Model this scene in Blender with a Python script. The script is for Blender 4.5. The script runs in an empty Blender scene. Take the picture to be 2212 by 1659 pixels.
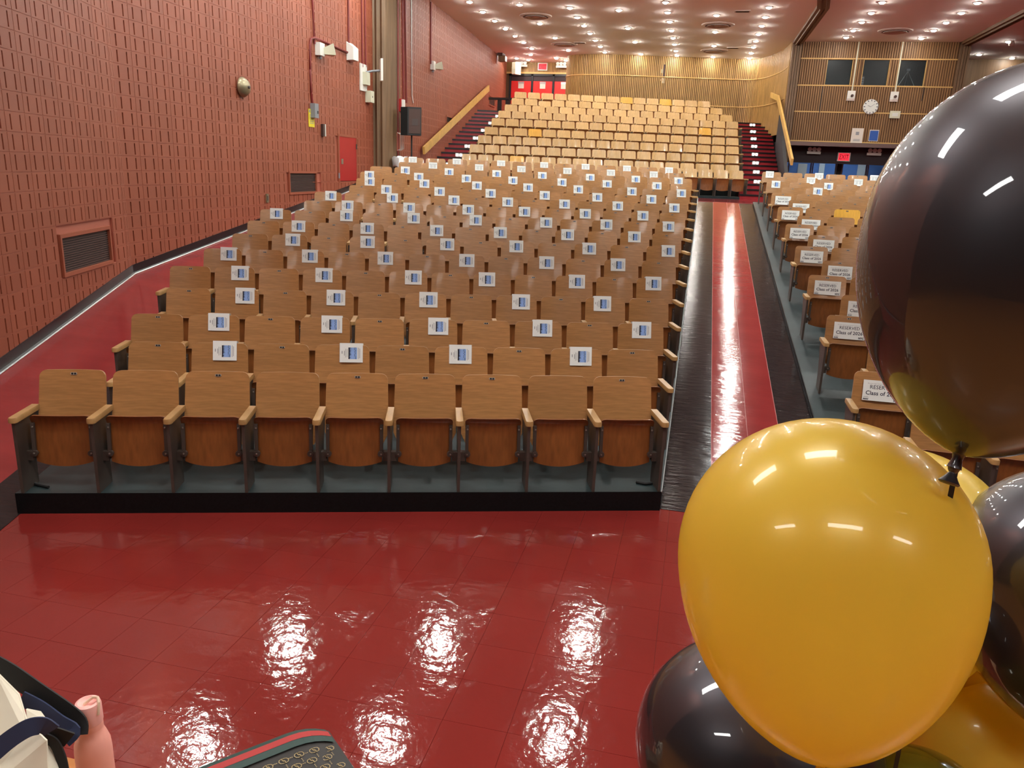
import bpy, bmesh, math, random
from mathutils import Vector, Matrix
random.seed(7)
scene = bpy.context.scene
COL = scene.collection

# ------------------------------------------------------------------ camera
F_PX, IW, IH = 1668.0, 2212.0, 1659.0
PITCH, ROLL, YAW, PHI = (math.radians(a) for a in (15.53, 2.297, -12.836, 18.87))
CAM = Vector((0, 0, 2.523))
_f = Vector((math.sin(YAW)*math.cos(PITCH), math.cos(YAW)*math.cos(PITCH), -math.sin(PITCH)))
_r = Vector((math.cos(YAW), -math.sin(YAW), 0)); _u = _r.cross(_f)
RIGHT = _r*math.cos(ROLL) + _u*math.sin(ROLL)
UP = -_r*math.sin(ROLL) + _u*math.cos(ROLL)
FWD = _f
cd = bpy.data.cameras.new('camera'); cam = bpy.data.objects.new('camera', cd); COL.objects.link(cam)
cd.sensor_width = 36; cd.lens = F_PX/IW*36; cd.clip_start = .02; cd.clip_end = 200
cam.matrix_world = Matrix(((RIGHT.x, UP.x, -FWD.x, CAM.x), (RIGHT.y, UP.y, -FWD.y, CAM.y), (RIGHT.z, UP.z, -FWD.z, CAM.z), (0, 0, 0, 1)))
scene.camera = cam
# ------------------------------------------------------------------ world and exposure
w = bpy.data.worlds.new('world'); scene.world = w; w.use_nodes = True
w.node_tree.nodes['Background'].inputs[0].default_value = (.9, .95, 1, 1)
w.node_tree.nodes['Background'].inputs[1].default_value = 0.0
scene.view_settings.view_transform = 'Standard'; scene.view_settings.look = 'None'
scene.view_settings.gamma = 1; scene.view_settings.use_curve_mapping = False
scene.view_settings.exposure = 0.65
LAMP_HALL, LAMP_FRONT, LAMP_STAGE, FILL_LOBBY = 205.0, 520.0, 22.0, 12.0     # emission strengths

# ------------------------------------------------------------------ measuring helpers (rays from the camera meet real planes)
def ray(x, y): return RIGHT*((x-IW/2)/F_PX) - UP*((y-IH/2)/F_PX) + FWD
def on_plane(x, y, n, c):
    d = ray(x, y); return CAM + d*((c - n.dot(CAM))/n.dot(d))
def on_y(x, y, Y): return on_plane(x, y, Vector((0, 1, 0)), Y)
def on_z(x, y, Z): return on_plane(x, y, Vector((0, 0, 1)), Z)
def at_depth(x, y, d): return CAM + ray(x, y)*d
CP, SP = math.cos(PHI), math.sin(PHI)
U = Vector((CP, SP, 0)); V = Vector((-SP, CP, 0))
def uv(u, v, z=0): return Vector((u*CP - v*SP, u*SP + v*CP, z))
def xv(x, v): return ((v + x*SP)/CP)           # Y of the point on row line v at given x
V0, SLOPE, VEND = 6.95, .1335, 22.0
def zs(v):                                       # floor height along the rake, easing in around V0
    v = min(v, VEND); t = v-V0
    return 0.0 if t < -1 else (SLOPE*(t+1)**2/4 if t < 1 else SLOPE*t)
EASE = [5.77, 5.95, 6.15, 6.35, 6.55, 6.75, 6.95, 7.15, 7.35, 7.55, 7.75, 7.95]
RISER = .168; CENTRE_DROP = .11
FLOOR = -RISER; ZC = zs(VEND)-RISER; CEIL = 7.65; STAGE = 1.12
W1 = (U, -4.9)
WB = Vector((-8.86, 10.77, 0)); W2END = Vector((-9.26, 21.5, 0))
_d2 = (W2END-WB).normalized(); N2 = Vector((_d2.y, -_d2.x, 0)); W2 = (N2, N2.dot(WB))
W3A = Vector((-8.93, 22.7, 0)); W3B = Vector((-10.04, 39.9, 0))
_d3 = (W3B-W3A).normalized(); N3 = Vector((_d3.y, -_d3.x, 0)); W3 = (N3, N3.dot(W3A))

# ------------------------------------------------------------------ materials
def S(r, g, b):
    f = lambda c: (c/255/12.92) if c/255 <= .04045 else ((c/255+.055)/1.055)**2.4
    return (f(r), f(g), f(b), 1)
M = {}
def mat(name, col, rough=.5, metal=0.0, vary=0.0, scale=6.0, stretch=(1, 1, 1), bump=0.0, bscale=40.0, bdist=.01, coat=0.0, rand=0.0, emit=None, estr=0, spec=.5, coord='Object', detail=3.0):
    m = bpy.data.materials.new(name); m.use_nodes = True; nt = m.node_tree; b = nt.nodes['Principled BSDF']
    b.inputs['Base Color'].default_value = col; b.inputs['Roughness'].default_value = rough; b.inputs['Metallic'].default_value = metal
    b.inputs['Specular IOR Level'].default_value = spec
    b.inputs['Coat Weight'].default_value = coat; b.inputs['Coat Roughness'].default_value = .08
    L = nt.links.new
    if vary or bump:
        tc = nt.nodes.new('ShaderNodeTexCoord'); mp = nt.nodes.new('ShaderNodeMapping'); mp.inputs['Scale'].default_value = stretch
        if coord == 'World': L(nt.nodes.new('ShaderNodeNewGeometry').outputs['Position'], mp.inputs[0])
        else: L(tc.outputs[coord], mp.inputs[0])
    last = None
    if vary:
        n = nt.nodes.new('ShaderNodeTexNoise'); n.inputs['Scale'].default_value = scale; n.inputs['Detail'].default_value = detail
        L(mp.outputs[0], n.inputs[0])
        mr = nt.nodes.new('ShaderNodeMapRange'); mr.inputs[1].default_value = .3; mr.inputs[2].default_value = .7
        mr.inputs[3].default_value = 1-vary; mr.inputs[4].default_value = 1+vary; L(n.outputs[0], mr.inputs[0])
        last = mr.outputs[0]
    if rand:
        oi = nt.nodes.new('ShaderNodeObjectInfo'); mr2 = nt.nodes.new('ShaderNodeMapRange')
        mr2.inputs[3].default_value = 1-rand; mr2.inputs[4].default_value = 1+rand; L(oi.outputs['Random'], mr2.inputs[0])
        if last:
            mm = nt.nodes.new('ShaderNodeMath'); mm.operation = 'MULTIPLY'; L(last, mm.inputs[0]); L(mr2.outputs[0], mm.inputs[1]); last = mm.outputs[0]
        else: last = mr2.outputs[0]
    if last:
        vm = nt.nodes.new('ShaderNodeVectorMath'); vm.operation = 'SCALE'; vm.inputs[0].default_value = col[:3]; L(last, vm.inputs['Scale'])
        L(vm.outputs[0], b.inputs['Base Color'])
    if bump:
        n2 = nt.nodes.new('ShaderNodeTexNoise'); n2.inputs['Scale'].default_value = bscale; n2.inputs['Detail'].default_value = detail; L(mp.outputs[0], n2.inputs[0])
        bp = nt.nodes.new('ShaderNodeBump'); bp.inputs['Strength'].default_value = bump; bp.inputs['Distance'].default_value = bdist
        L(n2.outputs[0], bp.inputs['Height']); L(bp.outputs[0], b.inputs['Normal'])
    if emit:
        b.inputs['Emission Color'].default_value = emit; b.inputs['Emission Strength'].default_value = estr
    M[name] = m; return m
mat('red_tile', S(121, 38, 34), .07, vary=.08, scale=1.3, bump=.5, bscale=12, bdist=.005, spec=.45, coord='World', detail=5, rand=.025)
mat('red_vinyl', S(134, 46, 46), .08, vary=.10, scale=2, stretch=(.6, 1.5, 1), bump=.6, bscale=13, bdist=.0035, spec=.16, coord='World', detail=5)
mat('black_vinyl', S(38, 33, 34), .12, vary=.3, scale=14, stretch=(.5, 1.5, 1), bump=.7, bscale=12, bdist=.006, spec=.10, coord='World', detail=5)
mat('tile_seam', S(150, 62, 56), .5)
mat('grey_green_paint', S(36, 48, 50), .38, spec=.25, vary=.22, scale=3, bump=.15, bscale=20, bdist=.004)
mat('black_riser', S(15, 15, 17), .5, spec=.2, vary=.35, scale=60, detail=4)
mat('block_paint', S(146, 78, 54), .55, vary=.09, scale=1.2, rand=.05, bump=.25, bscale=120, bdist=.003)
mat('block_joint', S(172, 100, 80), .6)
mat('black_cove', S(26, 26, 28), .3)
mat('silver_edge', S(190, 195, 195), .3, .8)
mat('ceiling_plaster', S(244, 238, 230), .8)
mat('seat_wood', S(164, 118, 72), .30, vary=.16, scale=5, stretch=(1.2, 6, 14), rand=.10, coat=.15, detail=5)
mat('seat_under', S(126, 75, 36), .34, vary=.18, scale=5, stretch=(7, 6, 1.2), rand=.08, coat=.1, detail=5)
mat('arm_wood', S(168, 132, 84), .35, vary=.12, scale=8, rand=.08)
mat('pale_wood', S(204, 166, 108), .28, vary=.12, scale=4, stretch=(7, 3, 1), rand=.09, coat=.15, detail=4)  # paler tone than seat_wood, for the rear seat backs
mat('yellow_wood', S(222, 168, 62), .3, vary=.1, scale=5, stretch=(5, 3, 1), coat=.15)
mat('chair_metal', S(76, 67, 61), .45, .2, vary=.12, scale=9)
mat('bolt_metal', S(170, 165, 155), .3, .8)
mat('plate_white', S(170, 166, 158), .4)
mat('plate_black', S(18, 18, 20), .4)
mat('paper', S(228, 232, 230), .7)
mat('print_blue', S(128, 160, 214), .7, vary=.18, scale=9)
mat('print_dark', S(22, 24, 44), .7)
mat('print_grey', S(150, 152, 156), .7)
mat('ink', S(34, 34, 60), .7)
mat('slat_wood', S(172, 134, 78), .5, vary=.22, scale=3, stretch=(4, 4, .4), detail=4)
mat('slat_wood_booth', S(146, 108, 66), .5, vary=.2, scale=3, stretch=(4, 4, .4), detail=4)
mat('slat_back', S(92, 62, 34), .7)
mat('trim_wood', S(205, 165, 98), .45)
mat('brown_panel', S(112, 86, 60), .5, vary=.22, scale=3, stretch=(6, 6, .3))
mat('rail_wood', S(206, 166, 92), .4, vary=.12, scale=4)
mat('step_red', S(150, 44, 50), .3, vary=.12, scale=4, coat=.1)
mat('step_black', S(24, 20, 24), .35)
mat('door_red', S(206, 36, 34), .4)
mat('access_red', S(166, 34, 34), .45)
mat('frame_black', S(26, 26, 30), .4)
mat('white_box', S(222, 220, 212), .5)
mat('cream_box', S(206, 206, 182), .5)
mat('grey_box', S(130, 134, 140), .45)
mat('brass_grey', S(150, 140, 112), .35, .6)
mat('grille_dark', S(72, 52, 46), .6)
mat('conduit_red', S(120, 36, 34), .45)
mat('conduit_white', S(216, 210, 205), .45)
mat('speaker_black', S(28, 32, 34), .55)
mat('yellow_sign', S(226, 206, 40), .5)
mat('exit_red', S(235, 40, 50), .5, emit=S(255, 40, 60), estr=.8)
mat('exit_letter', S(120, 8, 16), .5)
mat('dark_maroon', S(44, 24, 28), .6)
mat('dark_wall', S(40, 40, 44), .5)
mat('bronze_ledge', S(120, 96, 92), .3, .7)
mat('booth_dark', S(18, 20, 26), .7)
mat('lobby_daylight_blue', S(96, 140, 205), .6)  # blue of the daylight put into the lobby wall colour
mat('clock_face', S(215, 218, 212), .5)
mat('poster_white', S(218, 210, 198), .6)
mat('poster_blue', S(42, 88, 168), .6)
mat('stage_wood', S(176, 112, 52), .35, vary=.2, scale=3, stretch=(.6, 9, 1), coat=.1)
mat('curtain_red', S(120, 18, 28), .8)
mat('curtain_black', S(20, 20, 22), .85)
mat('canvas', S(222, 216, 196), .85, vary=.05, scale=12)
mat('navy_strap', S(40, 52, 84), .7)
mat('black_strap', S(16, 16, 18), .7)
mat('pink_bottle', S(242, 172, 156), .45)
mat('pink_cap', S(244, 182, 174), .5)
mat('cord_beige', S(222, 196, 170), .6)
mat('bag_black', S(44, 42, 40), .7)
mat('bag_gold', S(150, 132, 88), .6)
mat('bag_green', S(24, 56, 50), .6)
mat('bag_red', S(160, 28, 26), .6)
mat('trash_black', S(38, 44, 46), .5)
mat('liner_white', S(220, 225, 226), .4)
mat('lens_hall', S(255, 255, 255), .5, emit=(1, .96, .88, 1), estr=LAMP_HALL)
mat('lens_front', S(255, 255, 255), .5, emit=(.96, 1, .95, 1), estr=LAMP_FRONT)
mat('lens_stage', S(255, 255, 255), .5, emit=(1, .97, .92, 1), estr=LAMP_STAGE)
mat('lobby_fill_lens', S(255, 255, 255), .5, emit=(.75, .88, 1, 1), estr=FILL_LOBBY)  # glow of the added lobby fill, standing in for daylight
mat('lens_step', S(255, 255, 255), .5, emit=(.92, .96, 1, 1), estr=3.0)
mat('lamp_trim', S(228, 220, 212), .5)
mat('vent_grey', S(196, 178, 168), .5)
mat('vent_slot', S(70, 60, 58), .6)
def balloon_mats():
    def bm_(name, col, metal, rough, coat, trans):
        m = mat(name, col, rough, metal, coat=coat); nt = m.node_tree; b = nt.nodes['Principled BSDF']; b.inputs['Coat Roughness'].default_value = .03
        if trans:
            t = nt.nodes.new('ShaderNodeBsdfTranslucent'); t.inputs[0].default_value = col; mx = nt.nodes.new('ShaderNodeMixShader'); mx.inputs[0].default_value = trans
            nt.links.new(b.outputs[0], mx.inputs[1]); nt.links.new(t.outputs[0], mx.inputs[2]); nt.links.new(mx.outputs[0], nt.nodes['Material Output'].inputs[0])
    bm_('balloon_gold', S(246, 219, 94), .05, .3, .6, .5)
    bm_('balloon_black', S(52, 51, 58), .7, .42, 1.0, 0); M['balloon_black'].node_tree.nodes['Principled BSDF'].inputs['IOR'].default_value = 1.9
    bm_('balloon_olive', S(92, 86, 24), .1, .15, .8, .15)
balloon_mats()
gm = bpy.data.materials.new('pane_glass'); gm.use_nodes = True; nt = gm.node_tree; nt.nodes.clear()
o_ = nt.nodes.new('ShaderNodeOutputMaterial'); mx = nt.nodes.new('ShaderNodeMixShader'); tr = nt.nodes.new('ShaderNodeBsdfTransparent'); gl = nt.nodes.new('ShaderNodeBsdfGlossy')
gl.inputs['Roughness'].default_value = .35; tr.inputs[0].default_value = (.8, .84, .86, 1); mx.inputs[0].default_value = .02
nt.links.new(tr.outputs[0], mx.inputs[1]); nt.links.new(gl.outputs[0], mx.inputs[2]); nt.links.new(mx.outputs[0], o_.inputs[0]); M['pane_glass'] = gm
tp = bpy.data.materials.new('clear_tape'); tp.use_nodes = True

# ------------------------------------------------------------------ mesh helpers
class MB:
    def __init__(s): s.v = []; s.f = []; s.m = []
    def add(s, vs, fs, mi=0, mt=None):
        o = len(s.v)
        s.v += [(mt @ Vector(p)) if mt else Vector(p) for p in vs]
        s.f += [[i+o for i in f] for f in fs]; s.m += [mi]*len(fs); return s
    def box(s, x0, x1, y0, y1, z0, z1, mi=0, mt=None):
        return s.add([(x0,y0,z0),(x1,y0,z0),(x1,y1,z0),(x0,y1,z0),(x0,y0,z1),(x1,y0,z1),(x1,y1,z1),(x0,y1,z1)],
                     [(0,3,2,1),(4,5,6,7),(0,1,5,4),(1,2,6,5),(2,3,7,6),(3,0,4,7)], mi, mt)
    def prism(s, poly, z0, z1, mi=0, mt=None, zt=None):
        n = len(poly); vs = [(p[0], p[1], z0 if not callable(z0) else z0(p)) for p in poly] + [(p[0], p[1], z1 if not callable(z1) else z1(p)) for p in poly]
        return s.add(vs, [tuple(range(n))[::-1], tuple(range(n, 2*n))] + [(i, (i+1) % n, n+(i+1) % n, n+i) for i in range(n)], mi, mt)
    def xprism(s, poly, x0, x1, mi=0, mt=None):       # polygon in (y,z), thickness along x
        n = len(poly); vs = [(x0, p[0], p[1]) for p in poly] + [(x1, p[0], p[1]) for p in poly]
        return s.add(vs, [tuple(range(n))[::-1], tuple(range(n, 2*n))] + [(i, (i+1) % n, n+(i+1) % n, n+i) for i in range(n)], mi, mt)
    def tube(s, pts, r, n=8, mi=0, caps=True):
        pts = [Vector(p) for p in pts]; rings = []
        for i, p in enumerate(pts):
            t = (pts[min(i+1, len(pts)-1)] - pts[max(i-1, 0)]).normalized()
            a = t.cross(Vector((0, 0, 1)));  a = t.cross(Vector((1, 0, 0))) if a.length < .05 else a
            a.normalize(); b = t.cross(a); rr = r[i] if isinstance(r, (list, tuple)) else r
            rings.append([p + a*(rr*math.cos(2*math.pi*k/n)) + b*(rr*math.sin(2*math.pi*k/n)) for k in range(n)])
        vs = [q for g in rings for q in g]
        fs = [(i*n+k, i*n+(k+1) % n, (i+1)*n+(k+1) % n, (i+1)*n+k) for i in range(len(pts)-1) for k in range(n)]
        if caps: fs += [tuple(range(n)), tuple(range((len(pts)-1)*n, len(pts)*n))[::-1]]
        return s.add(vs, fs, mi)
    def lathe(s, prof, n=24, mi=0, mt=None):           # profile (r,z)
        vs = []; fs = []
        for r, z in prof: vs += [(r*math.cos(2*math.pi*k/n), r*math.sin(2*math.pi*k/n), z) for k in range(n)]
        for i in range(len(prof)-1):
            for k in range(n): fs.append((i*n+k, i*n+(k+1) % n, (i+1)*n+(k+1) % n, (i+1)*n+k))
        if prof[0][0] > 1e-4: fs.append(tuple(range(n))[::-1])
        if prof[-1][0] > 1e-4: fs.append(tuple(range((len(prof)-1)*n, len(prof)*n)))
        return s.add(vs, fs, mi, mt)
    def ribbon(s, pts, wid, th, normal, mi=0):         # flat strap along pts
        pts = [Vector(p) for p in pts]; vs = []
        for i, p in enumerate(pts):
            t = (pts[min(i+1, len(pts)-1)] - pts[max(i-1, 0)]).normalized(); nn = Vector(normal[i] if isinstance(normal, list) else normal)
            a = t.cross(nn).normalized(); b = a.cross(t).normalized()
            vs += [p+a*wid/2+b*th/2, p-a*wid/2+b*th/2, p-a*wid/2-b*th/2, p+a*wid/2-b*th/2]
        fs = [(i*4+k, i*4+(k+1) % 4, i*4+4+(k+1) % 4, i*4+4+k) for i in range(len(pts)-1) for k in range(4)] + [(3, 2, 1, 0), tuple(range(len(vs)-4, len(vs)))]
        return s.add(vs, fs, mi)
    def mesh(s, name, mats, smooth=False):
        me = bpy.data.meshes.new(name); me.from_pydata([tuple(p) for p in s.v], [], s.f)
        for m in (mats if isinstance(mats, (list, tuple)) else [mats]): me.materials.append(M[m])
        me.polygons.foreach_set('material_index', s.m)
        bm = bmesh.new(); bm.from_mesh(me); bmesh.ops.remove_doubles(bm, verts=bm.verts, dist=1e-5); bmesh.ops.recalc_face_normals(bm, faces=bm.faces); bm.to_mesh(me); bm.free()
        if smooth:
            me.polygons.foreach_set('use_smooth', [True]*len(me.polygons))
            try: me.set_sharp_from_angle(angle=math.radians(40))
            except Exception: pass
        me.update(); return me
    def build(s, name, mats, parent=None, smooth=False):
        return link(name, s.mesh(name, mats, smooth), parent)
def link(name, me, parent=None):
    o = bpy.data.objects.new(name, me); COL.objects.link(o)
    if parent: o.parent = parent
    return o
def empty(name, loc=(0, 0, 0), rz=0):
    o = bpy.data.objects.new(name, None); COL.objects.link(o); o.location = loc; o.rotation_euler = (0, 0, rz); o.empty_display_size = .1; return o
def tag(o, label=None, cat=None, group=None, kind=None):
    if label: o['label'] = label
    if cat: o['category'] = cat
    if group: o['group'] = group
    if kind: o['kind'] = kind
    return o
def structure(o, label=None, cat=None): return tag(o, label, cat, None, 'structure')
ORD = ['zeroth', 'first', 'second', 'third', 'fourth', 'fifth', 'sixth', 'seventh', 'eighth', 'ninth', 'tenth', 'eleventh', 'twelfth', 'thirteenth', 'fourteenth', 'fifteenth', 'sixteenth', 'seventeenth', 'eighteenth', 'nineteenth', 'twentieth']
def rounded(x0, x1, y0, y1, r, n=4, corners=(1, 1, 1, 1)):
    pts = []
    for (cx_, cy_, a0), c in zip(((x1-r, y1-r, 0), (x0+r, y1-r, 90), (x0+r, y0+r, 180), (x1-r, y0+r, 270)), corners):
        if c: pts += [(cx_+r*math.cos(math.radians(a0+90*k/n)), cy_+r*math.sin(math.radians(a0+90*k/n))) for k in range(n+1)]
        else: pts.append((x1 if a0 in (0, 270) else x0, y1 if a0 in (0, 90) else y0))
    return pts

# ================================================================== STRUCTURE
# ---- front floor with tiles
T = .337
fl = MB().box(-11, 12, 1.0, 6.6, FLOOR-.06, FLOOR-.004).build('floor', 'tile_seam'); structure(fl, 'glossy red tiled floor in front of the seats', 'floor')
tile_me = MB()
g = .0004; bv = .0008
a, b_ = T/2-g, T/2-g-bv
tile_me.add([(-a,-a,-.012),(a,-a,-.012),(a,a,-.012),(-a,a,-.012),(-a,-a,-.0015),(a,-a,-.0015),(a,a,-.0015),(-a,a,-.0015),(-b_,-b_,0),(b_,-b_,0),(b_,b_,0),(-b_,b_,0)],
            [(0,1,5,4),(1,2,6,5),(2,3,7,6),(3,0,4,7),(4,5,9,8),(5,6,10,9),(6,7,11,10),(7,4,8,11),(8,9,10,11)])
tile_mesh = tile_me.mesh('tile', 'red_tile')
stuff_tiles = MB(); ntile = 0
for i in range(-34, 36):
    for j in range(-10, 7):
        x = .002 + (i+.5)*T; y = 4.505 + (j+.5)*T
        if x < -10.9 or x > 11.9 or y < 1.1 or y > 6.5: continue
        d = Vector((x, y, FLOOR)) - CAM; zc = d.dot(FWD)
        px = IW/2 + F_PX*d.dot(RIGHT)/zc; py = IH/2 - F_PX*d.dot(UP)/zc
        if -60 < px < 2270 and py < 1740 and V.dot(Vector((x, y, 0))) < 5.95 and not (x > 1.44 and y > 6.1):
            t = link('tile', tile_mesh, fl); t.location = (x, y, FLOOR); t.rotation_euler = (0, 0, random.choice((0, 1, 2, 3))*math.pi/2); ntile += 1
        else: stuff_tiles.add([(x-a, y-a, FLOOR), (x+a, y-a, FLOOR), (x+a, y+a, FLOOR), (x-a, y+a, FLOOR)], [(0, 1, 2, 3)])
tag(stuff_tiles.build('tile_field', 'red_tile', fl), kind='stuff')

# ---- aisle between the blocks
vb = EASE+[8.5, 11, 14, 17, 20, VEND]
def strip(mb, xl, xr, mi, off=-RISER, lift=0):
    for v0, v1 in zip(vb[:-1], vb[1:]):
        pts = []
        for v in (v0, v1):
            Y = v/CP; pts.append((Y, zs(v)+off+lift))
        (y0, z0), (y1, z1) = pts
        mb.add([(xl, y0, z0), (xr, y0, z0), (xr, y1, z1), (xl, y1, z1), (xl, y0, z0-.12), (xr, y0, z0-.12), (xr, y1, z1-.12), (xl, y1, z1-.12)],
               [(0, 1, 2, 3), (7, 6, 5, 4), (0, 3, 7, 4), (1, 5, 6, 2)]+([(0, 4, 5, 1)] if v0 == vb[0] else [])+([(2, 6, 7, 3)] if v1 == vb[-1] else []), mi)
AL, AR, RL, RR = -.08, 1.44, .35, 1.05
fa = empty('floor_aisle'); structure(fa, 'sloping aisle with a red strip between two black borders', 'floor')
m1 = MB(); strip(m1, AL-.02, RL, 0, lift=.004); m1.build('black_border', 'black_vinyl', fa, True)
m1 = MB(); strip(m1, RL, .72, 0, lift=.004); strip(m1, .723, RR, 0, lift=.004); m1.build('red_strip', 'red_vinyl', fa, True)
m1 = MB(); strip(m1, RR, AR+.02, 0, lift=.004); m1.build('black_border', 'black_vinyl', fa, True)
m1 = MB()
for xa in (RL, RR, .7215): strip(m1, xa-.003, xa+.003, 0, lift=.0055)
m1.build('seam_line', 'tile_seam', fa)

# ---- left seating platform and side aisle, in (u,v)
def ur(v): return AL*CP + ((v + AL*SP)/CP)*SP
def uwall(v): return -4.9 if v < 13.06 else -4.9 + (v-13.06)/(23.34-13.06)*(4.9-1.81)
def ul(v): return -3.16 if v < 13.6 else -3.16 + (v-13.6)/8.4*2.3
vb2 = EASE+[8.5, 11, 13.06, 13.6, 16, 19, 21.6]
def patch(fl_, fr_, offt, thick, vbs, mi=0, mb=None):
    mb = mb or MB()
    for v0, v1 in zip(vbs[:-1], vbs[1:]):
        q = [uv(fl_(v0), v0, zs(v0)+offt), uv(fr_(v0), v0, zs(v0)+offt), uv(fr_(v1), v1, zs(v1)+offt), uv(fl_(v1), v1, zs(v1)+offt)]
        dn = Vector((0, 0, -thick))
        fs = [(0, 1, 2, 3), (7, 6, 5, 4), (0, 3, 7, 4), (1, 5, 6, 2)]
        if v0 == vbs[0]: fs.append((0, 4, 5, 1))
        if v1 == vbs[-1]: fs.append((2, 6, 7, 3))
        mb.add(q+[p+dn for p in q], fs, mi)
    return mb
pl = patch(ul, ur, 0, .165, vb2).build('floor_platform', 'grey_green_paint'); structure(pl, 'grey-green painted seating platform left of the aisle', 'platform')
# black faces of the platform
rz_ = MB()
rz_.add([uv(ul(5.77), 5.765, 0), uv(ur(5.77), 5.765, 0), uv(ur(5.77), 5.765, FLOOR), uv(ul(5.77), 5.765, FLOOR)], [(0, 1, 2, 3)])
for v0, v1 in zip(vb2[:-1], vb2[1:]):
    for fn, e in ((ur, .004), (ul, -.004)):
        rz_.add([uv(fn(v0)+e, v0, zs(v0)-.006), uv(fn(v1)+e, v1, zs(v1)-.006), uv(fn(v1)+e, v1, zs(v1)-RISER), uv(fn(v0)+e, v0, zs(v0)-RISER)], [(0, 1, 2, 3)])
rz_.build('riser_face', 'black_riser', pl)
ed = MB(); ed.tube([uv(ur(v)+.004, v, zs(v)-.003) for v in vb2], .004, 6)
ed.build('bright_edge', 'silver_edge', pl)
vb3 = [5.0]+EASE+[8.5, 11, 13.06, 13.6, 16, 19, VEND]
sa = empty('floor_side'); structure(sa, 'red sloping side aisle along the block wall', 'floor')
patch(lambda v: uwall(v), lambda v: ul(v)-.42, -RISER+.004, .1, vb3).build('red_strip', 'red_vinyl', sa, True)
patch(lambda v: ul(v)-.42, lambda v: ul(v)+.02, -RISER+.004, .1, vb3).build('black_border', 'black_vinyl', sa, True)
# ---- centre platform
cp_ = MB()
for v0, v1 in zip(vb[:-1], vb[1:]):
    y0, y1 = v0/CP, v1/CP; z0, z1 = zs(v0)-CENTRE_DROP, zs(v1)-CENTRE_DROP
    cp_.add([(AR, y0, z0), (14, y0, z0), (14, y1, z1), (AR, y1, z1), (AR, y0, z0-.3), (14, y0, z0-.3), (14, y1, z1-.3), (AR, y1, z1-.3)], [(0, 1, 2, 3), (0, 3, 7, 4), (1, 5, 6, 2), (0, 4, 5, 1), (2, 6, 7, 3)])
cpo = cp_.build('floor_platform', 'grey_green_paint'); structure(cpo, 'grey-green painted seating platform right of the aisle', 'platform')
ce = MB()
ce.tube([(AR-.006, v/CP, zs(v)-CENTRE_DROP-.004) for v in vb], .006, 6)
ce.build('rubber_edge', 'black_cove', cpo)
ce = MB()
for v0, v1 in zip(vb[:-1], vb[1:]):
    ce.add([(AR-.004, v0/CP, zs(v0)-CENTRE_DROP-.01), (AR-.004, v1/CP, zs(v1)-CENTRE_DROP-.01), (AR-.004, v1/CP, zs(v1)-RISER), (AR-.004, v0/CP, zs(v0)-RISER)], [(0, 1, 2, 3)])
ce.build('riser_face', 'black_riser', cpo)
# ---- cross aisle
p0 = uv(uwall(VEND)-.3, VEND); 
cr = MB().prism([(p0.x, p0.y), (0, VEND/CP), (14, VEND/CP), (14, 44), (-10.6, 44), (-10.6, 22)], ZC-.1, ZC).build('floor_cross', 'red_vinyl'); structure(cr, 'level red cross aisle behind the front blocks', 'floor')
mt_ = MB(); mt_.tube([(-.08, VEND/CP, ZC+.004), (1.44, VEND/CP, ZC+.004)], .006, 6); mt_.build('seam_line', 'tile_seam', cr)

# ---- block walls
BW, BH, GAP = .45, .225, .010
def block_mesh():
    mb = MB(); W_, H_ = BW-GAP, BH-GAP; D, gd = .034, .032
    xs = [0, W_*.25-.0135, W_*.25+.0135, W_*.75-.0135, W_*.75+.0135, W_]; zz = [0, .022, H_-.022, H_]
    idx = {}
    def vtx(x, z, y):
        k = (round(x, 5), round(z, 5), round(y, 5))
        if k not in idx: idx[k] = len(mb.v); mb.v.append(Vector((x, y, z)))
        return idx[k]
    def q(*p): mb.f.append([vtx(*a_) for a_ in p]); mb.m.append(0)
    for i in range(5):
        for j in range(3):
            x0, x1, z0, z1 = xs[i], xs[i+1], zz[j], zz[j+1]
            if i in (1, 3) and j == 1:
                y = -D+gd
                q((x0, z0, y), (x1, z0, y), (x1, z1, y), (x0, z1, y))
                q((x0, z0, -D), (x1, z0, -D), (x1, z0, y), (x0, z0, y)); q((x0, z1, y), (x1, z1, y), (x1, z1, -D), (x0, z1, -D))
                q((x0, z0, -D), (x0, z0, y), (x0, z1, y), (x0, z1, -D)); q((x1, z0, y), (x1, z0, -D), (x1, z1, -D), (x1, z1, y))
            else: q((x0, z0, -D), (x1, z0, -D), (x1, z1, -D), (x0, z1, -D))
    q((0, 0, 0), (W_, 0, 0), (W_, 0, -D), (0, 0, -D)); q((0, H_, -D), (W_, H_, -D), (W_, H_, 0), (0, H_, 0))
    q((0, 0, 0), (0, 0, -D), (0, H_, -D), (0, H_, 0)); q((W_, 0, -D), (W_, 0, 0), (W_, H_, 0), (W_, H_, -D))
    return mb
BLK = block_mesh(); BLK_ME = MB().add(BLK.v, BLK.f).mesh('block', 'block_paint')
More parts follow.
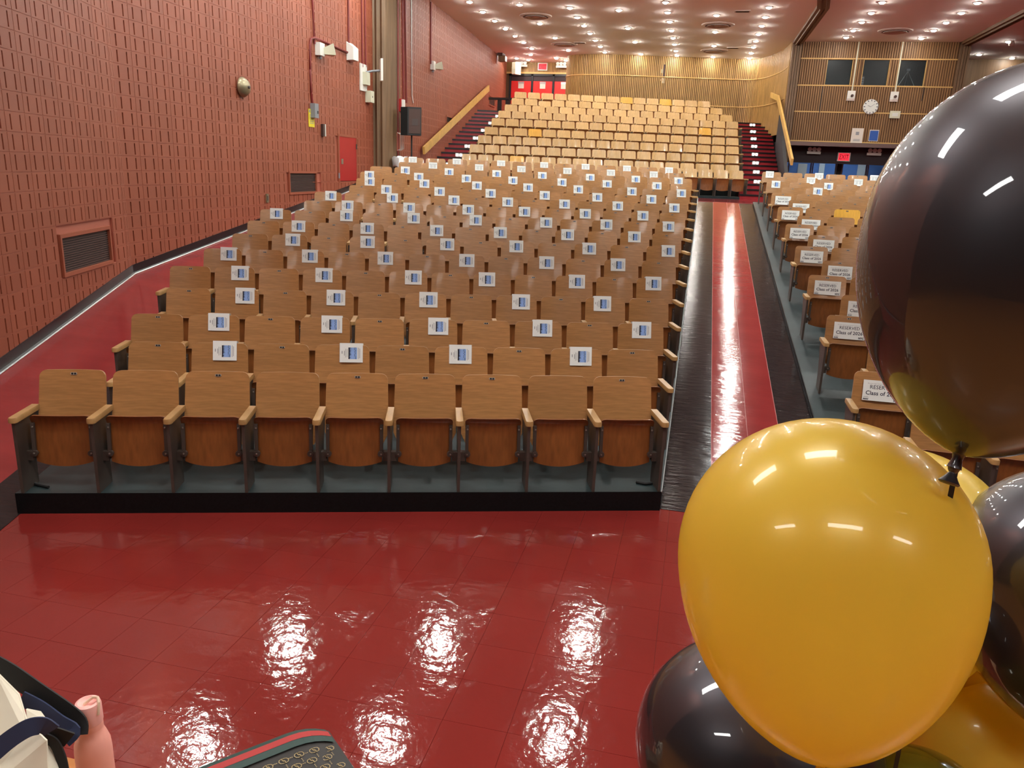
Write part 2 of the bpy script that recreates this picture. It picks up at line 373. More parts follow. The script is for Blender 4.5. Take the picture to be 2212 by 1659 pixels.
def block_wall(name, A, B, z0f, z1, label, holes, max_single):
    """A->B runs left to right as seen from the hall; blocks face the hall"""
    L = (B-A).length; ang = math.atan2((B-A).y, (B-A).x)
    root = MB().box(0, L, 0, .2, min(z0f(0), z0f(L))-.1, z1).build(name, 'block_joint'); root.location = (A.x, A.y, 0); root.rotation_euler = (0, 0, ang)
    structure(root, label, 'wall')
    cells = []
    for i in range(int(math.ceil(L/BW))):
        for j in range(-2, int(z1/BH)+1):
            x, z = i*BW, j*BH+.02
            if z < z0f(x+BW/2)-BH or z+BH > z1 + .1: continue
            if any(hx0-.05 < x+BW*.8 and hx1+.05 > x+BW*.2 and hz0-.02 < z+BH*.7 and hz1+.02 > z+BH*.3 for hx0, hx1, hz0, hz1 in holes) : continue
            wp = root.matrix_basis @ Vector((x+BW/2, 0, z)); d = wp-CAM; zc = d.dot(FWD)
            px = IW/2 + F_PX*d.dot(RIGHT)/zc; py = IH/2 - F_PX*d.dot(UP)/zc
            seen = zc > .5 and -60 < px < IW+60 and -60 < py < IH
            cells.append((not seen, d.length, x, z))
    jt = MB(); inhole = lambda x_, z_: any(h0-.02 < x_ < h1+.02 and z0_-.02 < z_ < z1_+.02 for h0, h1, z0_, z1_ in holes)
    for j in range(-2, int(z1/BH)+2):
        z = j*BH+.02-GAP/2
        for i in range(int(math.ceil(L/BW))):
            x, x2 = i*BW, min(L, (i+1)*BW)
            if z < z0f(x)-.3 or z > z1 or inhole((x+x2)/2, z): continue
            jt.box(x, x2, -.028, .01, z-GAP/2, z+GAP/2)
            if not inhole(x, z+BH/2) and z+BH < z1: jt.box(x-GAP, x, -.028, .01, z+GAP/2, z+BH-GAP/2)
    tag(jt.build('mortar_joint', 'block_joint', root), kind='stuff')
    cells.sort(); st = MB()
    for k, (ns, dist, x, z) in enumerate(cells):
        wlim = min(BW, L-x)
        if k < max_single and not ns and wlim > BW*.98:
            o = link('block', BLK_ME, root); o.location = (x, 0, z)
        else:
            sx = (wlim-GAP)/(BW-GAP)
            if sx < .1: continue
            st.add([(p.x*sx+x, p.y, p.z+z) for p in BLK.v], BLK.f)
    if st.v: tag(st.build('block_field', 'block_paint', root), kind='stuff')
    return root, ang
def wall_xz(p, A, B): return ((p-A).dot((B-A).normalized()), p.z)
WA = uv(-4.9, 3.0)                                 # toward the stage
# wall 1: runs from near the stage to the bend (left to right)
vl1 = [on_plane(x, y, *W1) for x, y in ((124, 509), (229, 500), (233, 566), (128, 588))]
l1 = [wall_xz(p, WA, WB) for p in vl1]; vent1 = (l1[0][0], l1[1][0], (l1[2][1]+l1[3][1])/2, (l1[0][1]+l1[1][1])/2)
wl1, ang1 = block_wall('wall_left', WA, WB, lambda s: zs(3.0+s)-RISER, 5.7, 'brick-red painted scored block wall at the left front', [vent1], 235)
vl2 = [on_plane(x, y, *W2) for x, y in ((622, 374), (679, 372), (680, 413), (624, 415))]
l2 = [wall_xz(p, WB, W2END) for p in vl2]; vent2 = (l2[0][0], l2[1][0], l2[2][1], l2[0][1])
dl = [on_plane(x, y, *W2) for x, y in ((729, 294), (766, 299), (768, 390))]
ld = [wall_xz(p, WB, W2END) for p in dl]; acc = (ld[0][0], ld[1][0], ld[2][1], ld[0][1])
wl2, ang2 = block_wall('wall_left', WB, W2END, lambda s: zs(V.dot(WB+_d2*s))-RISER, CEIL, 'brick-red painted scored block wall beside the access panel', [vent2, acc], 65)
# rear block wall
v3 = [[on_plane(x, y, *W3) for x, y in q] for q in (((962, 252), (983, 268)), ((1055, 207), (1067, 230)))]
holes3 = []
for q in v3:
    a0, a1 = wall_xz(q[0], W3A, W3B), wall_xz(q[1], W3A, W3B); holes3.append((a0[0], a1[0], a1[1], a0[1]))
wl3, ang3 = block_wall('wall_left', W3A, W3B, lambda s: ZC, CEIL, 'orange-red block wall beside the rear stairs', holes3, 0)
# upper part of first wall, joined to the ceiling
MB().box(0, (WB-WA).length, 0, .2, 5.7, CEIL).build('upper_band', 'block_joint', wl1)
def wall_frame(root_ang, A, B): return Matrix.Translation((A.x, A.y, 0)) @ Matrix.Rotation(root_ang, 4, 'Z')
FR1, FR2, FR3 = wall_frame(ang1, WA, WB), wall_frame(ang2, WB, W2END), wall_frame(ang3, W3A, W3B)
def wall_vent(fr, h, label):
    x0, x1, z0, z1 = h; e = empty('wall_vent'); e.matrix_world = fr @ Matrix.Translation((x0, 0, z0)); W_, H_ = x1-x0, z1-z0
    f = MB()
    for q in ((-.04, W_+.04, -.05, 0), (-.04, W_+.04, H_, H_+.05)): f.box(q[0], q[1], -.055, .0, q[2], q[3])
    for q in ((-.04, 0), (W_, W_+.04)): f.box(q[0], q[1], -.055, 0, 0, H_)
    f.build('frame', 'block_paint', e); MB().box(0, W_, -.004, .02, 0, H_).build('backing', 'vent_slot', e)
    s = MB(); n = max(6, int(H_/.03))
    for k in range(n): s.box(0, W_, -.02, -.004, H_*(k+.2)/n, H_*(k+.75)/n)
    s.build('louvre', 'grille_dark', e); tag(e, label, 'vent', 'wall vents'); return e
wall_vent(FR1, vent1, 'large dark louvred vent low on the nearest block wall')
wall_vent(FR2, vent2, 'dark louvred vent left of the red access panel')
wall_vent(FR3, holes3[0], 'small dark vent crossed by the wooden handrail')
wall_vent(FR3, holes3[1], 'small dark vent beside the top of the rear stairs')
# baseboards
def cove(name, pts, h, label):
    mb = MB()
    for p, q in zip(pts[:-1], pts[1:]):
        n = Vector(((q-p).y, -(q-p).x, 0)).normalized()*.022; up = Vector((0, 0, h)); ft = n*1.9
        mb.add([p, q, q+up, p+up, p+n, q+n, q+n+up, p+n+up, p+ft, q+ft, p+n+up*.2, q+n+up*.2], [(4, 5, 6, 7), (7, 6, 2, 3), (8, 9, 11, 10), (0, 3, 7, 4), (1, 5, 6, 2)])
    o = mb.build(name, 'black_cove'); structure(o, label, 'baseboard'); return o
bb = []
for v in [3.0, 5.0]+EASE+[9, 11, 13.06]: bb.append(uv(-4.9, v, zs(v)-RISER)+U*.022)
for v in (14, 16, 18, 20, 22, 23.2): bb.append(uv(uwall(v), v, zs(v)-RISER)+N2*.022)
cove('baseboard_left', bb, .15, 'black cove base along the foot of the block wall')
mb = MB(); mb.tube([p+U*.05+Vector((0, 0, .012)) for p in bb], .012, 6); mb.build('bright_edge', 'silver_edge', bpy.data.objects['baseboard_left'])  # silver line imitates the floor's reflection along the wall foot
# ---- ceiling, far right side, stage shell
ce = MB().box(-12, 23, -9, 44, CEIL, CEIL+.2).build('ceiling', 'ceiling_plaster'); structure(ce, 'flat pinkish plaster ceiling with downlights', 'ceiling')
structure(MB().box(21.5, 21.8, -9, 44, -1, CEIL).build('wall_right', 'block_paint'), 'block wall on the far right side', 'wall')
structure(MB().box(-12, 23, 43.7, 44, 1, CEIL).build('wall_back', 'brown_panel'), 'wall behind the rear doors', 'wall')
structure(MB().box(-13, -12, -9, 44, -1, CEIL).build('wall_outer', 'brown_panel'), 'outer wall behind the block wall', 'wall')
stg = MB().box(-9, 16, -7, 1.27, STAGE-.04, STAGE).build('floor_stage', 'stage_wood'); structure(stg, 'wooden stage floor at the bottom edge', 'floor')
MB().box(-9, 16, 1.2, 1.25, FLOOR, STAGE-.04).build('stage_front', 'brown_panel', stg)
def curtain(x0, x1, y, name, m_, label, amp=.12, per=.35):
    mb = MB(); n = int((x1-x0)/.06); P = [(x0+(x1-x0)*k/n, y+amp*math.sin((x1-x0)*k/n/per*2*math.pi)) for k in range(n+1)]
    vs = [(p[0], p[1], STAGE) for p in P]+[(p[0], p[1], 7.6) for p in P]+[(p[0], p[1]+.02, STAGE) for p in P]+[(p[0], p[1]+.02, 7.6) for p in P]; N = n+1
    fs = [(k, k+1, N+k+1, N+k) for k in range(n)]+[(2*N+k, 3*N+k, 3*N+k+1, 2*N+k+1) for k in range(n)]
    mb.add(vs, fs); o = mb.build(name, m_, smooth=True); tag(o, label, 'curtain', 'stage curtains'); return o
curtain(-9, -1.2, -6.6, 'stage_curtain', 'curtain_black', 'black pleated curtain at the left rear of the stage')
curtain(-1.2, 4.2, -6.6, 'stage_curtain', 'curtain_red', 'dark red pleated curtain in the middle of the stage')
curtain(4.2, 16, -6.6, 'stage_curtain', 'curtain_black', 'black pleated curtain at the right rear of the stage')
structure(MB().box(-12, 23, -7.4, -7, -1, CEIL).build('wall_front', 'dark_wall'), 'dark wall behind the stage', 'wall')
# ---- folded partition stack at the end of the left wall
pm = MB(); pts = []
xa, xb_, ya, yb_ = -9.42, -8.86, 21.46, 22.75
zz = []
n = 7
for k in range(n+1): zz.append((xa+(xb_-xa)*k/n, ya+(.07 if k % 2 else 0)))
for k in range(1, 10): zz.append((xb_-(.07 if k % 2 else 0), ya+(yb_-ya)*k/9))
zz += [(xa, yb_)]
pm.prism(zz, ZC-.1, CEIL)
structure(pm.build('wall_partition', 'brown_panel'), 'brown folded partition panels standing between the two block walls', 'partition')

# ================================================================== REAR TIERS AND STAIRS
RV = [26.3+i-.38 for i in range(10)]; RZ = [1.91, 2.10, 2.45, 2.80, 3.15, 3.53, 3.88, 4.20, 4.54, 4.89]
XL, XR, XS = -8.22, 1.26, 2.68
def quad_xv(x0, x1, v0, v1): return [(x0, xv(x0, v0)), (x1, xv(x1, v0)), (x1, xv(x1, v1)), (x0, xv(x0, v1))]
tiers = empty('floor_rear'); structure(tiers, 'stepped grey-green tiers carrying the rear seats', 'floor')
for i in range(10):
    v0 = RV[i]-.12; v1 = (RV[i+1]-.12) if i < 9 else RV[i]+1.2
    poly = quad_xv(XL, XR, v0, v1)
    MB().prism(poly, ZC-.02, RZ[i]).build('tier', 'grey_green_paint', tiers)
landing = MB().prism([(-9.98, xv(-9.98, RV[9]+.4)), (XL, xv(XL, RV[9]+.4)), (XL, xv(XL, RV[9]+1.2)), (2.6, xv(2.6, RV[9]+1.2)), (2.6, 41.5), (-10.1, 41.5)], ZC, 4.89)
landing.build('landing', 'step_red', tiers)
def stair(name, x0f, x1f, label):
    e = empty(name); structure(e, label, 'stairs'); out = []
    n = 18; dz = (4.89-ZC)/n
    for j in range(n):
        v0 = RV[0]-.02 + j*.515; z = ZC+dz*(j+1)
        s = MB(); xl, xr = x0f(v0), x1f
        poly = quad_xv(xl, xr, v0, v0+(.56 if j < n-1 else 1.4))
        st = s.prism(poly, max(ZC, z-dz*1.6), z).build('step', 'step_red', e)
        nz = MB().prism(quad_xv(xl, xr, v0-.02, v0+.16), z-.055, z+.006).build('nosing', 'step_black', st)
        out.append((v0, z))
    return e, out
def x_wall3(v):
    Y = 24.0
    for _ in range(20):
        x = W3A.x + (W3B.x-W3A.x)*(Y-W3A.y)/(W3B.y-W3A.y); Y = xv(x, v)
    return x+.02
stL, stepsL = stair('floor_stairs', x_wall3, XL, 'dark red stairs with black nosings beside the block wall')
stR, stepsR = stair('floor_stairs', lambda v: XR, XS, 'dark red stairs with black nosings right of the rear seats')
def step_light(p, label, group):
    e = empty('step_light', p, PHI)
    MB().box(-.13, .13, -.02, .0, -.06, .06).build('plate', 'white_box', e)
    for s in (-1, 1): MB().lathe([(.0, -.006), (.045, -.006), (.045, .006), (.0, .008)], 14, mt=Matrix.Translation((s*.065, -.024, 0)) @ Matrix.Rotation(math.pi/2, 4, 'X')).build('lens', 'lens_step', e)
    tag(e, label, 'light', group)
for side, steps, x0, x1, k0, nm in (('left', stepsL, None, XL, 3, 'left'), ('right', stepsR, XR, XS, 4, 'right')):
    c = 0
    for j in range(k0-1, 18 if side == 'right' else 17, 2):
        v0, z = steps[j]; xm = XL-.38 if side == 'left' else XR+.62
        p = Vector((xm, xv(xm, v0)-.006, z-.085)); c += 1
        step_light(p, f'white twin-lens step light, {ORD[c]} from the bottom of the {nm} rear stairs', f'step lights on the {nm} rear stairs')
# dark stair parapet on the right
pp = MB(); y0, y1 = xv(XS, RV[0]), 33.9
pp.xprism([(y0-.2, ZC), (y1, ZC), (y1, 5.0), (y0+.3, 2.75), (y0-.2, 2.72)], XS+.005, XS+.12); structure(pp.build('wall_parapet', 'dark_wall'), 'dark sloping side wall beside the right rear stairs', 'wall')
# ================================================================== REAR WOOD WALL
ctrl = [(-6.78, 40.1), (-6.74, 38.9), (-6.62, 38.0), (-6.3, 37.5), (-5.5, 37.2), (-4.2, 37.25), (-2.0, 37.75), (-.1, 38.1), (.9, 38.3), (1.6, 38.3), (2.15, 37.7), (2.5, 36.6), (2.74, 35.2), (2.84, 33.75)]
def spline(c, n):
    out = []
    P = [Vector((x, y, 0)) for x, y in c]; P = [P[0]*2-P[1]]+P+[P[-1]*2-P[-2]]
    for i in range(1, len(P)-2):
        for k in range(n):
            t = k/n; a0, a1, a2, a3 = P[i-1], P[i], P[i+1], P[i+2]
            out.append(.5*((2*a1)+(a2-a0)*t+(2*a0-5*a1+4*a2-a3)*t*t+(3*a1-a0-a2*1-a3*-1+(-2*a2))*t**3) if False else .5*(2*a1+(a2-a0)*t+(2*a0-5*a1+4*a2-a3)*t*t+(-a0+3*a1-3*a2+a3)*t**3))
    out.append(P[-2]); return out
curve = spline(ctrl, 12)
ZB = 4.3
wr = MB()
for p, q in zip(curve[:-1], curve[1:]):
    n = Vector((-(q-p).y, (q-p).x, 0)).normalized()*.15
    wr.add([p+Vector((0,0,ZB)), q+Vector((0,0,ZB)), q+Vector((0,0,CEIL)), p+Vector((0,0,CEIL)), p+n+Vector((0,0,ZB)), q+n+Vector((0,0,ZB)), q+n+Vector((0,0,CEIL)), p+n+Vector((0,0,CEIL))], [(0,1,2,3),(7,6,5,4),(3,2,6,7),(0,4,5,1)])
wro = wr.build('wall_rear', 'slat_back'); structure(wro, 'curved wood slat wall behind the rear seats', 'wall')
def along(curve, pitch):
    acc_, out, d0 = 0, [], 0
    for p, q in zip(curve[:-1], curve[1:]):
        L = (q-p).length
        while d0 <= acc_+L:
            t = (d0-acc_)/L; out.append((p.lerp(q, t), (q-p).normalized())); d0 += pitch
        acc_ += L
    return out
sl = MB()
for p, t in along(curve, .082):
    n = Vector((t.y, -t.x, 0)); w_ = .0235+random.uniform(-.002, .002); dd = .028
    a0, a1 = p-t*w_, p+t*w_
    sl.add([a0+Vector((0,0,ZB)), a1+Vector((0,0,ZB)), a1+n*dd+Vector((0,0,ZB)), a0+n*dd+Vector((0,0,ZB)), a0+Vector((0,0,CEIL)), a1+Vector((0,0,CEIL)), a1+n*dd+Vector((0,0,CEIL)), a0+n*dd+Vector((0,0,CEIL))],
           [(0,3,2,1),(4,5,6,7),(3,7,6,2),(0,4,7,3),(1,2,6,5)])
tag(sl.build('slat_panel', 'slat_wood', wro), kind='stuff')
for zt in (6.78, 5.62):
    tm = MB(); tm.tube([p+Vector(((q-p).y, -(q-p).x, 0)).normalized()*.03+Vector((0, 0, zt)) for p, q in zip(curve[:-1], curve[1:])], .022, 6); tm.build('trim_rail', 'trim_wood', wro)
# ---- rear door wall
YD = 40.1
dw = MB(); dz1 = 7.0
dp = [on_y(x, y, YD) for x, y in ((1103, 158), (1228, 166))]
xd0 = dp[0].x; zt = dp[0].z
dw.box(-10.4, -6.6, YD, YD+.2, zt+.02, CEIL); dw.box(-10.4, xd0-.02, YD, YD+.2, 4.5, zt+.02)
dwo = dw.build('wall_doors', 'slat_back'); structure(dwo, 'slatted wall above the red rear doors', 'wall')
sl = MB()
for k in range(48): sl.box(-10.2+k*.075, -10.2+k*.075+.045, YD-.03, YD, zt+.03, CEIL)
tag(sl.build('slat_panel', 'slat_wood', dwo), kind='stuff')
MB().box(-10.3, -6.6, YD-.05, YD, zt-.02, zt+.06).build('trim_rail', 'trim_wood', dwo)
xs_d = [xd0, on_y(1150, 170, YD).x, on_y(1196, 170, YD).x, on_y(1196, 170, YD).x+1.05]
fr = MB(); fr.box(xd0-.06, xs_d[3]+.05, YD-.03, YD+.08, zt-.12, zt-.02)
for x in xs_d: fr.box(x-.05, x+.05, YD-.03, YD+.08, 4.89, zt-.02)
fo = fr.build('trim_doorframe', 'frame_black'); structure(fo, 'black frame around the red rear doors', 'door frame')
for k in range(3):
    d = MB().box(xs_d[k]+.055, xs_d[k+1]-.055, YD+.0, YD+.05, 4.89, zt-.36).build(f'door_{k+1}', 'door_red'); structure(d, f'red rear door with a white notice, {ORD[k+1]} from the block wall', 'door')
    MB().box(xs_d[k]+.055, xs_d[k+1]-.055, YD+.02, YD+.06, zt-.36, zt-.12).build('transom', 'dark_maroon', d)
    xm = (xs_d[k]+xs_d[k+1])/2; zn = on_y(1128, 184, YD).z
    MB().box(xm-.14, xm+.14, YD-.012, YD, zn-.15, zn+.15).build('notice', 'poster_white', d)
    MB().box(xm-.15, xm+.15, YD-.02, YD-.012, zn+.07, zn+.17).build('push_bar', 'silver_edge', d)

# ================================================================== BOOTH WALL (right rear)
YB = 33.6
def by(x, y): return on_y(x, y, YB)
bx0, bx1 = 3.2, 8.7
bz0 = 4.02
wins = []
for (x0, y0, x1, y1) in ((1786, 127.5, 1838, 184.5), (1865, 128, 1917, 186), (1943, 128.5, 1997, 187)):
    c = by((x0+x1)/2, (y0+y1)/2); wins.append((c.x-.47, c.x+.47, 6.1, 7.04))
bw = MB()
bw.box(bx0, bx1, YB, YB+.2, 7.04, CEIL); bw.box(bx0, bx1, YB, YB+.2, bz0, 6.1)
xs_ = [bx0]+[q for w_ in wins for q in w_[:2]]+[bx1]
for k in range(0, 8, 2): bw.box(xs_[k], xs_[k+1], YB, YB+.2, 6.1, 7.04)
bo = bw.build('wall_booth', 'slat_back'); structure(bo, 'slatted wood wall of the projection booth', 'wall')
sl = MB()
k = 0; x = bx0+.03
while x < bx1-.05:
    segs = [(bz0+.02, 6.08), (6.10, 7.04), (7.06, CEIL)]
    for z0, z1 in segs:
        if z0 == 6.10 and any(w_[0]-.05 < x+.02 < w_[1]+.02 for w_ in wins): continue
        sl.box(x, x+.042, YB-.03, YB, z0, z1)
    x += .084
tag(sl.build('slat_panel', 'slat_wood_booth', bo), kind='stuff')
for zt_ in (7.05, 6.09, 5.13, bz0+.02): MB().box(bx0, bx1, YB-.035, YB, zt_-.02, zt_+.02).build('trim_rail', 'trim_wood', bo)
pil = MB()
for x0 in (bx0-.36, bx1): 
    for k in range(4): pil.box(x0+.09*k, x0+.09*k+.075, YB-.12-.02*(k % 2), YB+.1, 3.2 if x0 < 5 else bz0, CEIL)
structure(pil.build('trim_pilaster', 'brown_panel'), 'brown ribbed pilasters on both sides of the booth wall', 'pilaster')
for k, (x0, x1, z0, z1) in enumerate(wins):
    e = empty(f'window_{k+1}'); structure(e, f'dark booth window, {ORD[k+1]} from the left', 'window')
    MB().box(x0, x1, YB+.06, YB+.075, z0, z1).build('pane', 'pane_glass', e)
    fr = MB(); fr.box(x0, x1, YB-.01, YB+.1, z1-.02, z1); fr.box(x0, x1, YB-.01, YB+.1, z0, z0+.02); fr.box(x0, x0+.02, YB-.01, YB+.1, z0, z1); fr.box(x1-.02, x1, YB-.01, YB+.1, z0, z1); fr.build('window_frame', 'trim_wood', e)
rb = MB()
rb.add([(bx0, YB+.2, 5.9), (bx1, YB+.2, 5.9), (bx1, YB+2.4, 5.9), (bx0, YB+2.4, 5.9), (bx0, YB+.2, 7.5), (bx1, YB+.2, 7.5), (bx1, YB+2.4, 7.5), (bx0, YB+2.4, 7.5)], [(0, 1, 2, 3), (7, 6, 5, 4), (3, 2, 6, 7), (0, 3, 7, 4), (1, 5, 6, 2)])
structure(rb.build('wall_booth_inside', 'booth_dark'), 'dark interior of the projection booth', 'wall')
w3c = (wins[2][0]+wins[2][1])/2
trp = empty('tripod', (w3c, YB+.7, 5.9)); 
for dx, dy in ((-.42, -.1), (.42, -.1), (.02, .35)): MB().tube([(0, 0, .82), (dx, dy, .02)], .012, 6).build('leg', 'silver_edge', trp)
MB().box(-.06, .06, -.06, .06, .82, .9).build('head', 'grey_box', trp); tag(trp, 'camera tripod standing inside the rightmost booth window', 'tripod')
rk = empty('equipment_rack', (wins[1][0]+.13, YB+.6, 5.905)); MB().box(-.08, .08, 0, .2, 0, .62).build('case', 'grille_dark', rk)
for k in range(6): MB().box(-.07, .07, -.012, 0, .06+k*.09, .13+k*.09).build('module', 'grey_box', rk)
tag(rk, 'grey equipment rack inside the middle booth window', 'rack')
# ledge and lobby below
structure(MB().box(bx0-.4, bx1+.4, YB-.16, YB+.1, bz0-.16, bz0-.01).build('trim_ledge', 'bronze_ledge'), 'shiny bronze ledge under the booth wall', 'ledge')
YS = 34.4
lb = empty('wall_lobby'); structure(lb, 'dark maroon header wall above the lobby doors', 'wall')
zt2 = on_y(1800, 350, 36).z
MB().box(bx0-.4, bx1+.4, YS, YS+.15, zt2-.1, bz0).build('header', 'dark_maroon', lb)
MB().box(bx0-.4, bx1+.4, YB+.1, 40, bz0-.02, bz0+.0).build('soffit', 'dark_maroon', lb)
MB().box(bx0-.45, bx0-.4, YS-.6, 40, ZC, bz0).build('side', 'dark_wall', lb); MB().box(bx1+.4, bx1+.45, YS, 40, ZC, bz0).build('side', 'dark_wall', lb)
structure(MB().box(bx0-.4, bx1+.4, 39.4, 39.6, ZC, bz0).build('wall_lobby_back', 'lobby_daylight_blue'), 'lobby wall coloured blue for the daylight seen through the glass doors', 'wall')  # daylight tint painted on the wall itself
YG = 36.0
def gx(px): return on_y(px, 372, YG).x
edges = [gx(1700), gx(1752), gx(1806), gx(1816), gx(1872), gx(1935), gx(1950), gx(2020)]
for k, (i0, i1) in enumerate(((0, 1), (1, 2), (3, 4), (4, 5), (6, 7))):
    e = empty(f'door_{k+4}'); structure(e, f'blue-lit glass lobby door, {ORD[k+1]} from the stairs', 'door'); x0, x1 = edges[i0]+.01, edges[i1]-.01
    MB().box(x0+.04, x1-.04, YG, YG+.012, ZC+.1, zt2-.05).build('pane', 'pane_glass', e)
    fr = MB(); fr.box(x0, x0+.05, YG-.02, YG+.03, ZC, zt2); fr.box(x1-.05, x1, YG-.02, YG+.03, ZC, zt2); fr.box(x0, x1, YG-.02, YG+.03, zt2-.06, zt2); fr.box(x0, x1, YG-.02, YG+.03, ZC, ZC+.15); fr.build('door_frame', 'grey_box', e)
mu = MB(); mu.box(edges[2], edges[3], YG-.06, YG+.08, ZC, zt2); mu.box(edges[5], edges[6], YG-.06, YG+.08, ZC, zt2); mu.box(bx0-.4, bx1+.4, YG-.04, YG+.06, zt2, bz0)
structure(mu.build('trim_mullion', 'frame_black'), 'black posts between the glass lobby doors', 'post')
ll = empty('lobby_fill', (5.6, 37.8, bz0-.06)); MB().box(-1.6, 1.6, -.2, .2, -.03, .02).build('housing', 'white_box', ll); MB().box(-1.55, 1.55, -.16, .16, -.04, -.031).build('diffuser', 'lobby_fill_lens', ll); tag(ll, 'added light panel filling the lobby behind the glass doors', 'light')  # added panel, lights the lobby in place of daylight
for k, (px, py, w_, h_) in enumerate(((1733, 368, .2, .3), (1775, 368, .12, .3), (1862, 372, .2, .34))):
    c = on_y(px, py, 39.3); p_ = MB().box(-w_, w_, -.02, 0, -h_, h_).build('notice_board', 'poster_white' if k == 0 else 'paper'); p_.location = (c.x, 39.38, c.z)
    tag(p_, ('pale pink notice board on the lobby wall', 'narrow white notice on the lobby wall', 'white notice behind the right-hand lobby doors')[k], 'notice', 'lobby notices')
# wall right of the booth
wd = MB().box(9.1, 21.5, 37.9, 38.1, 1.8, CEIL).build('wall_rear_right', 'brown_panel'); structure(wd, 'darker wood wall to the right of the booth', 'wall')

# ================================================================== CEILING FIXTURES
KC = (CEIL-CAM.z)/(7.5-CAM.z)
ring_me = MB().lathe([(.075, 0), (.12, 0), (.125, -.012), (.115, -.02), (.085, -.02), (.075, 0)], 20).mesh('trim_ring', 'lamp_trim', True)
lens_me = MB().lathe([(0, -.055), (.045, -.05), (.075, -.03), (.085, -.004), (0, -.002)], 12).mesh('lens', 'lens_hall')
lens_front = MB().lathe([(0, -.055), (.06, -.05), (.11, -.03), (.12, -.004), (0, -.002)], 12).mesh('lens', 'lens_front')
def downlight(x, y, label, group, lm=lens_me):
    e = empty('downlight', (x, y, CEIL)); link('trim_ring', ring_me, e); link('lens', lm, e); tag(e, label, 'light', group)
cols = [(-7.6, [25.26+1.55*k for k in range(7)]), (-6.1, [25.72, 28.89, 31.86, 35.0]), (-4.6, [26.25+1.535*k for k in range(7)]), (-3.1, [26.65, 29.79, 32.78, 35.91]),
        (-1.6, [25.54, 27.05, 28.6, 30.25, 31.8, 33.3, 34.95, 36.24]), (-.09, [27.52, 30.52, 33.59, 36.56]), (1.42, [26.36, 27.85, 29.37, 30.98, 32.47, 33.89, 35.45, 36.89]),
        (4.45, [25.75, 27.26, 28.74, 30.23, 31.61]), (6.95, [25.9, 27.31, 28.84, 30.23, 31.77])]
for ci, (x, ys) in enumerate(cols):
    for k, y in enumerate(ys):
        downlight(x*KC, y*KC, f'round white downlight, {ORD[k+1]} of ceiling line {ORD[ci+1]} from the left wall', 'downlights over the rear seats')
for k, (x, y) in enumerate(((-8.02, 36.28), (-8.94, 37.47), (-7.05, 37.36), (-8.5, 38.0), (-6.72, 38.0))):
    downlight(x*KC, y*KC, f'round downlight by the red rear doors, {ORD[k+1]} counted from the seats', 'downlights by the rear doors')
for k, (x, y) in enumerate(((9.9, 32.39), (9.9, 35.43), (11.35, 36.33))):
    downlight(x*KC, y*KC, f'downlight on the ceiling above the black balloon, {ORD[k+1]} from the booth', 'downlights right of the booth')
for ci, x in enumerate((-7.95, -4.8, -1.7, 1.46, 4.6, 7.7, 10.8)):
    for k in range(4):
        y = 12.45 + .345*(min(x, 1.46)+1.7) + 3.3*k - .345*max(0, x-1.46)
        downlight(x, y, f'front hall downlight, {ORD[k+1]} from the stage in line {ORD[ci+1]}', 'downlights over the front seats', lens_front)
def disc_vent(px, py, r, label):
    p = on_z(px, py, CEIL); e = empty('ceiling_diffuser', (p.x, p.y, CEIL))
    MB().lathe([(r*1.35, 0), (r*1.3, -.03), (r*1.05, -.05), (r, -.02), (r, 0)], 32).build('outer_ring', 'vent_grey', e, True)
    MB().lathe([(0, -.004), (r, -.004)], 28).build('backing', 'vent_slot', e)
    for k, q in enumerate((.78, .52)): MB().lathe([(r*q, -.03), (r*(q+.14), -.06), (r*(q+.12), -.07), (r*(q-.04), -.035), (r*q, -.03)], 28).build('cone', 'vent_grey', e, True)
    MB().lathe([(0, -.05), (r*.3, -.05), (r*.34, -.035), (0, -.03)], 20).build('centre_cap', 'vent_grey', e)
    tag(e, label, 'vent', 'ceiling diffusers')
disc_vent(1157, 34, .42, 'large round ceiling diffuser over the left rear seats')
disc_vent(1219, 95, .42, 'round ceiling diffuser near the rear doors')
disc_vent(1551, 53, .42, 'large round ceiling diffuser over the right rear seats')
disc_vent(1543, 109, .42, 'round ceiling diffuser nearest the curved wood wall')
disc_vent(1934, 66, .42, 'round ceiling diffuser in front of the booth windows')
for px, py, lab in ((1252, 92, 'small slot vent beside the left diffuser'), (1604, 24, 'small slot vent near the top of the picture'), (1583, 103, 'small slot vent near the curved wood wall')):
    p = on_z(px, py, CEIL); e = empty('slot_vent', (p.x, p.y, CEIL)); MB().box(-.24, .24, -.16, .16, -.02, 0).build('frame', 'vent_grey', e); MB().box(-.2, .2, -.12, .12, -.024, -.02).build('slot', 'vent_slot', e); tag(e, lab, 'vent', 'slot vents')
for (x0, x1, lab) in ((2.84, 3.2, 'brown ceiling channel running from the left booth pilaster'), (8.7, 9.06, 'brown ceiling channel running from the right booth pilaster')):
    ch = empty('trim_channel'); structure(ch, lab, 'ceiling trim'); yk = 26.9
    for k, (q0, q1, d_) in enumerate(((0, .26, .10), (.26, .37, .16), (.37, .63, .10), (.63, .74, .16), (.74, 1, .10))):
        a0, a1 = x0+(x1-x0)*q0, x0+(x1-x0)*q1; MB().prism([(a0, yk), (a1, yk), (a1, YB), (a0, YB)], CEIL-d_, CEIL).build('rib', 'brown_panel', ch)
        sh = -.125*(yk-8); MB().prism([(a0+sh, 8), (a1+sh, 8), (a1, yk), (a0, yk)], CEIL-d_, CEIL).build('rib', 'brown_panel', ch)

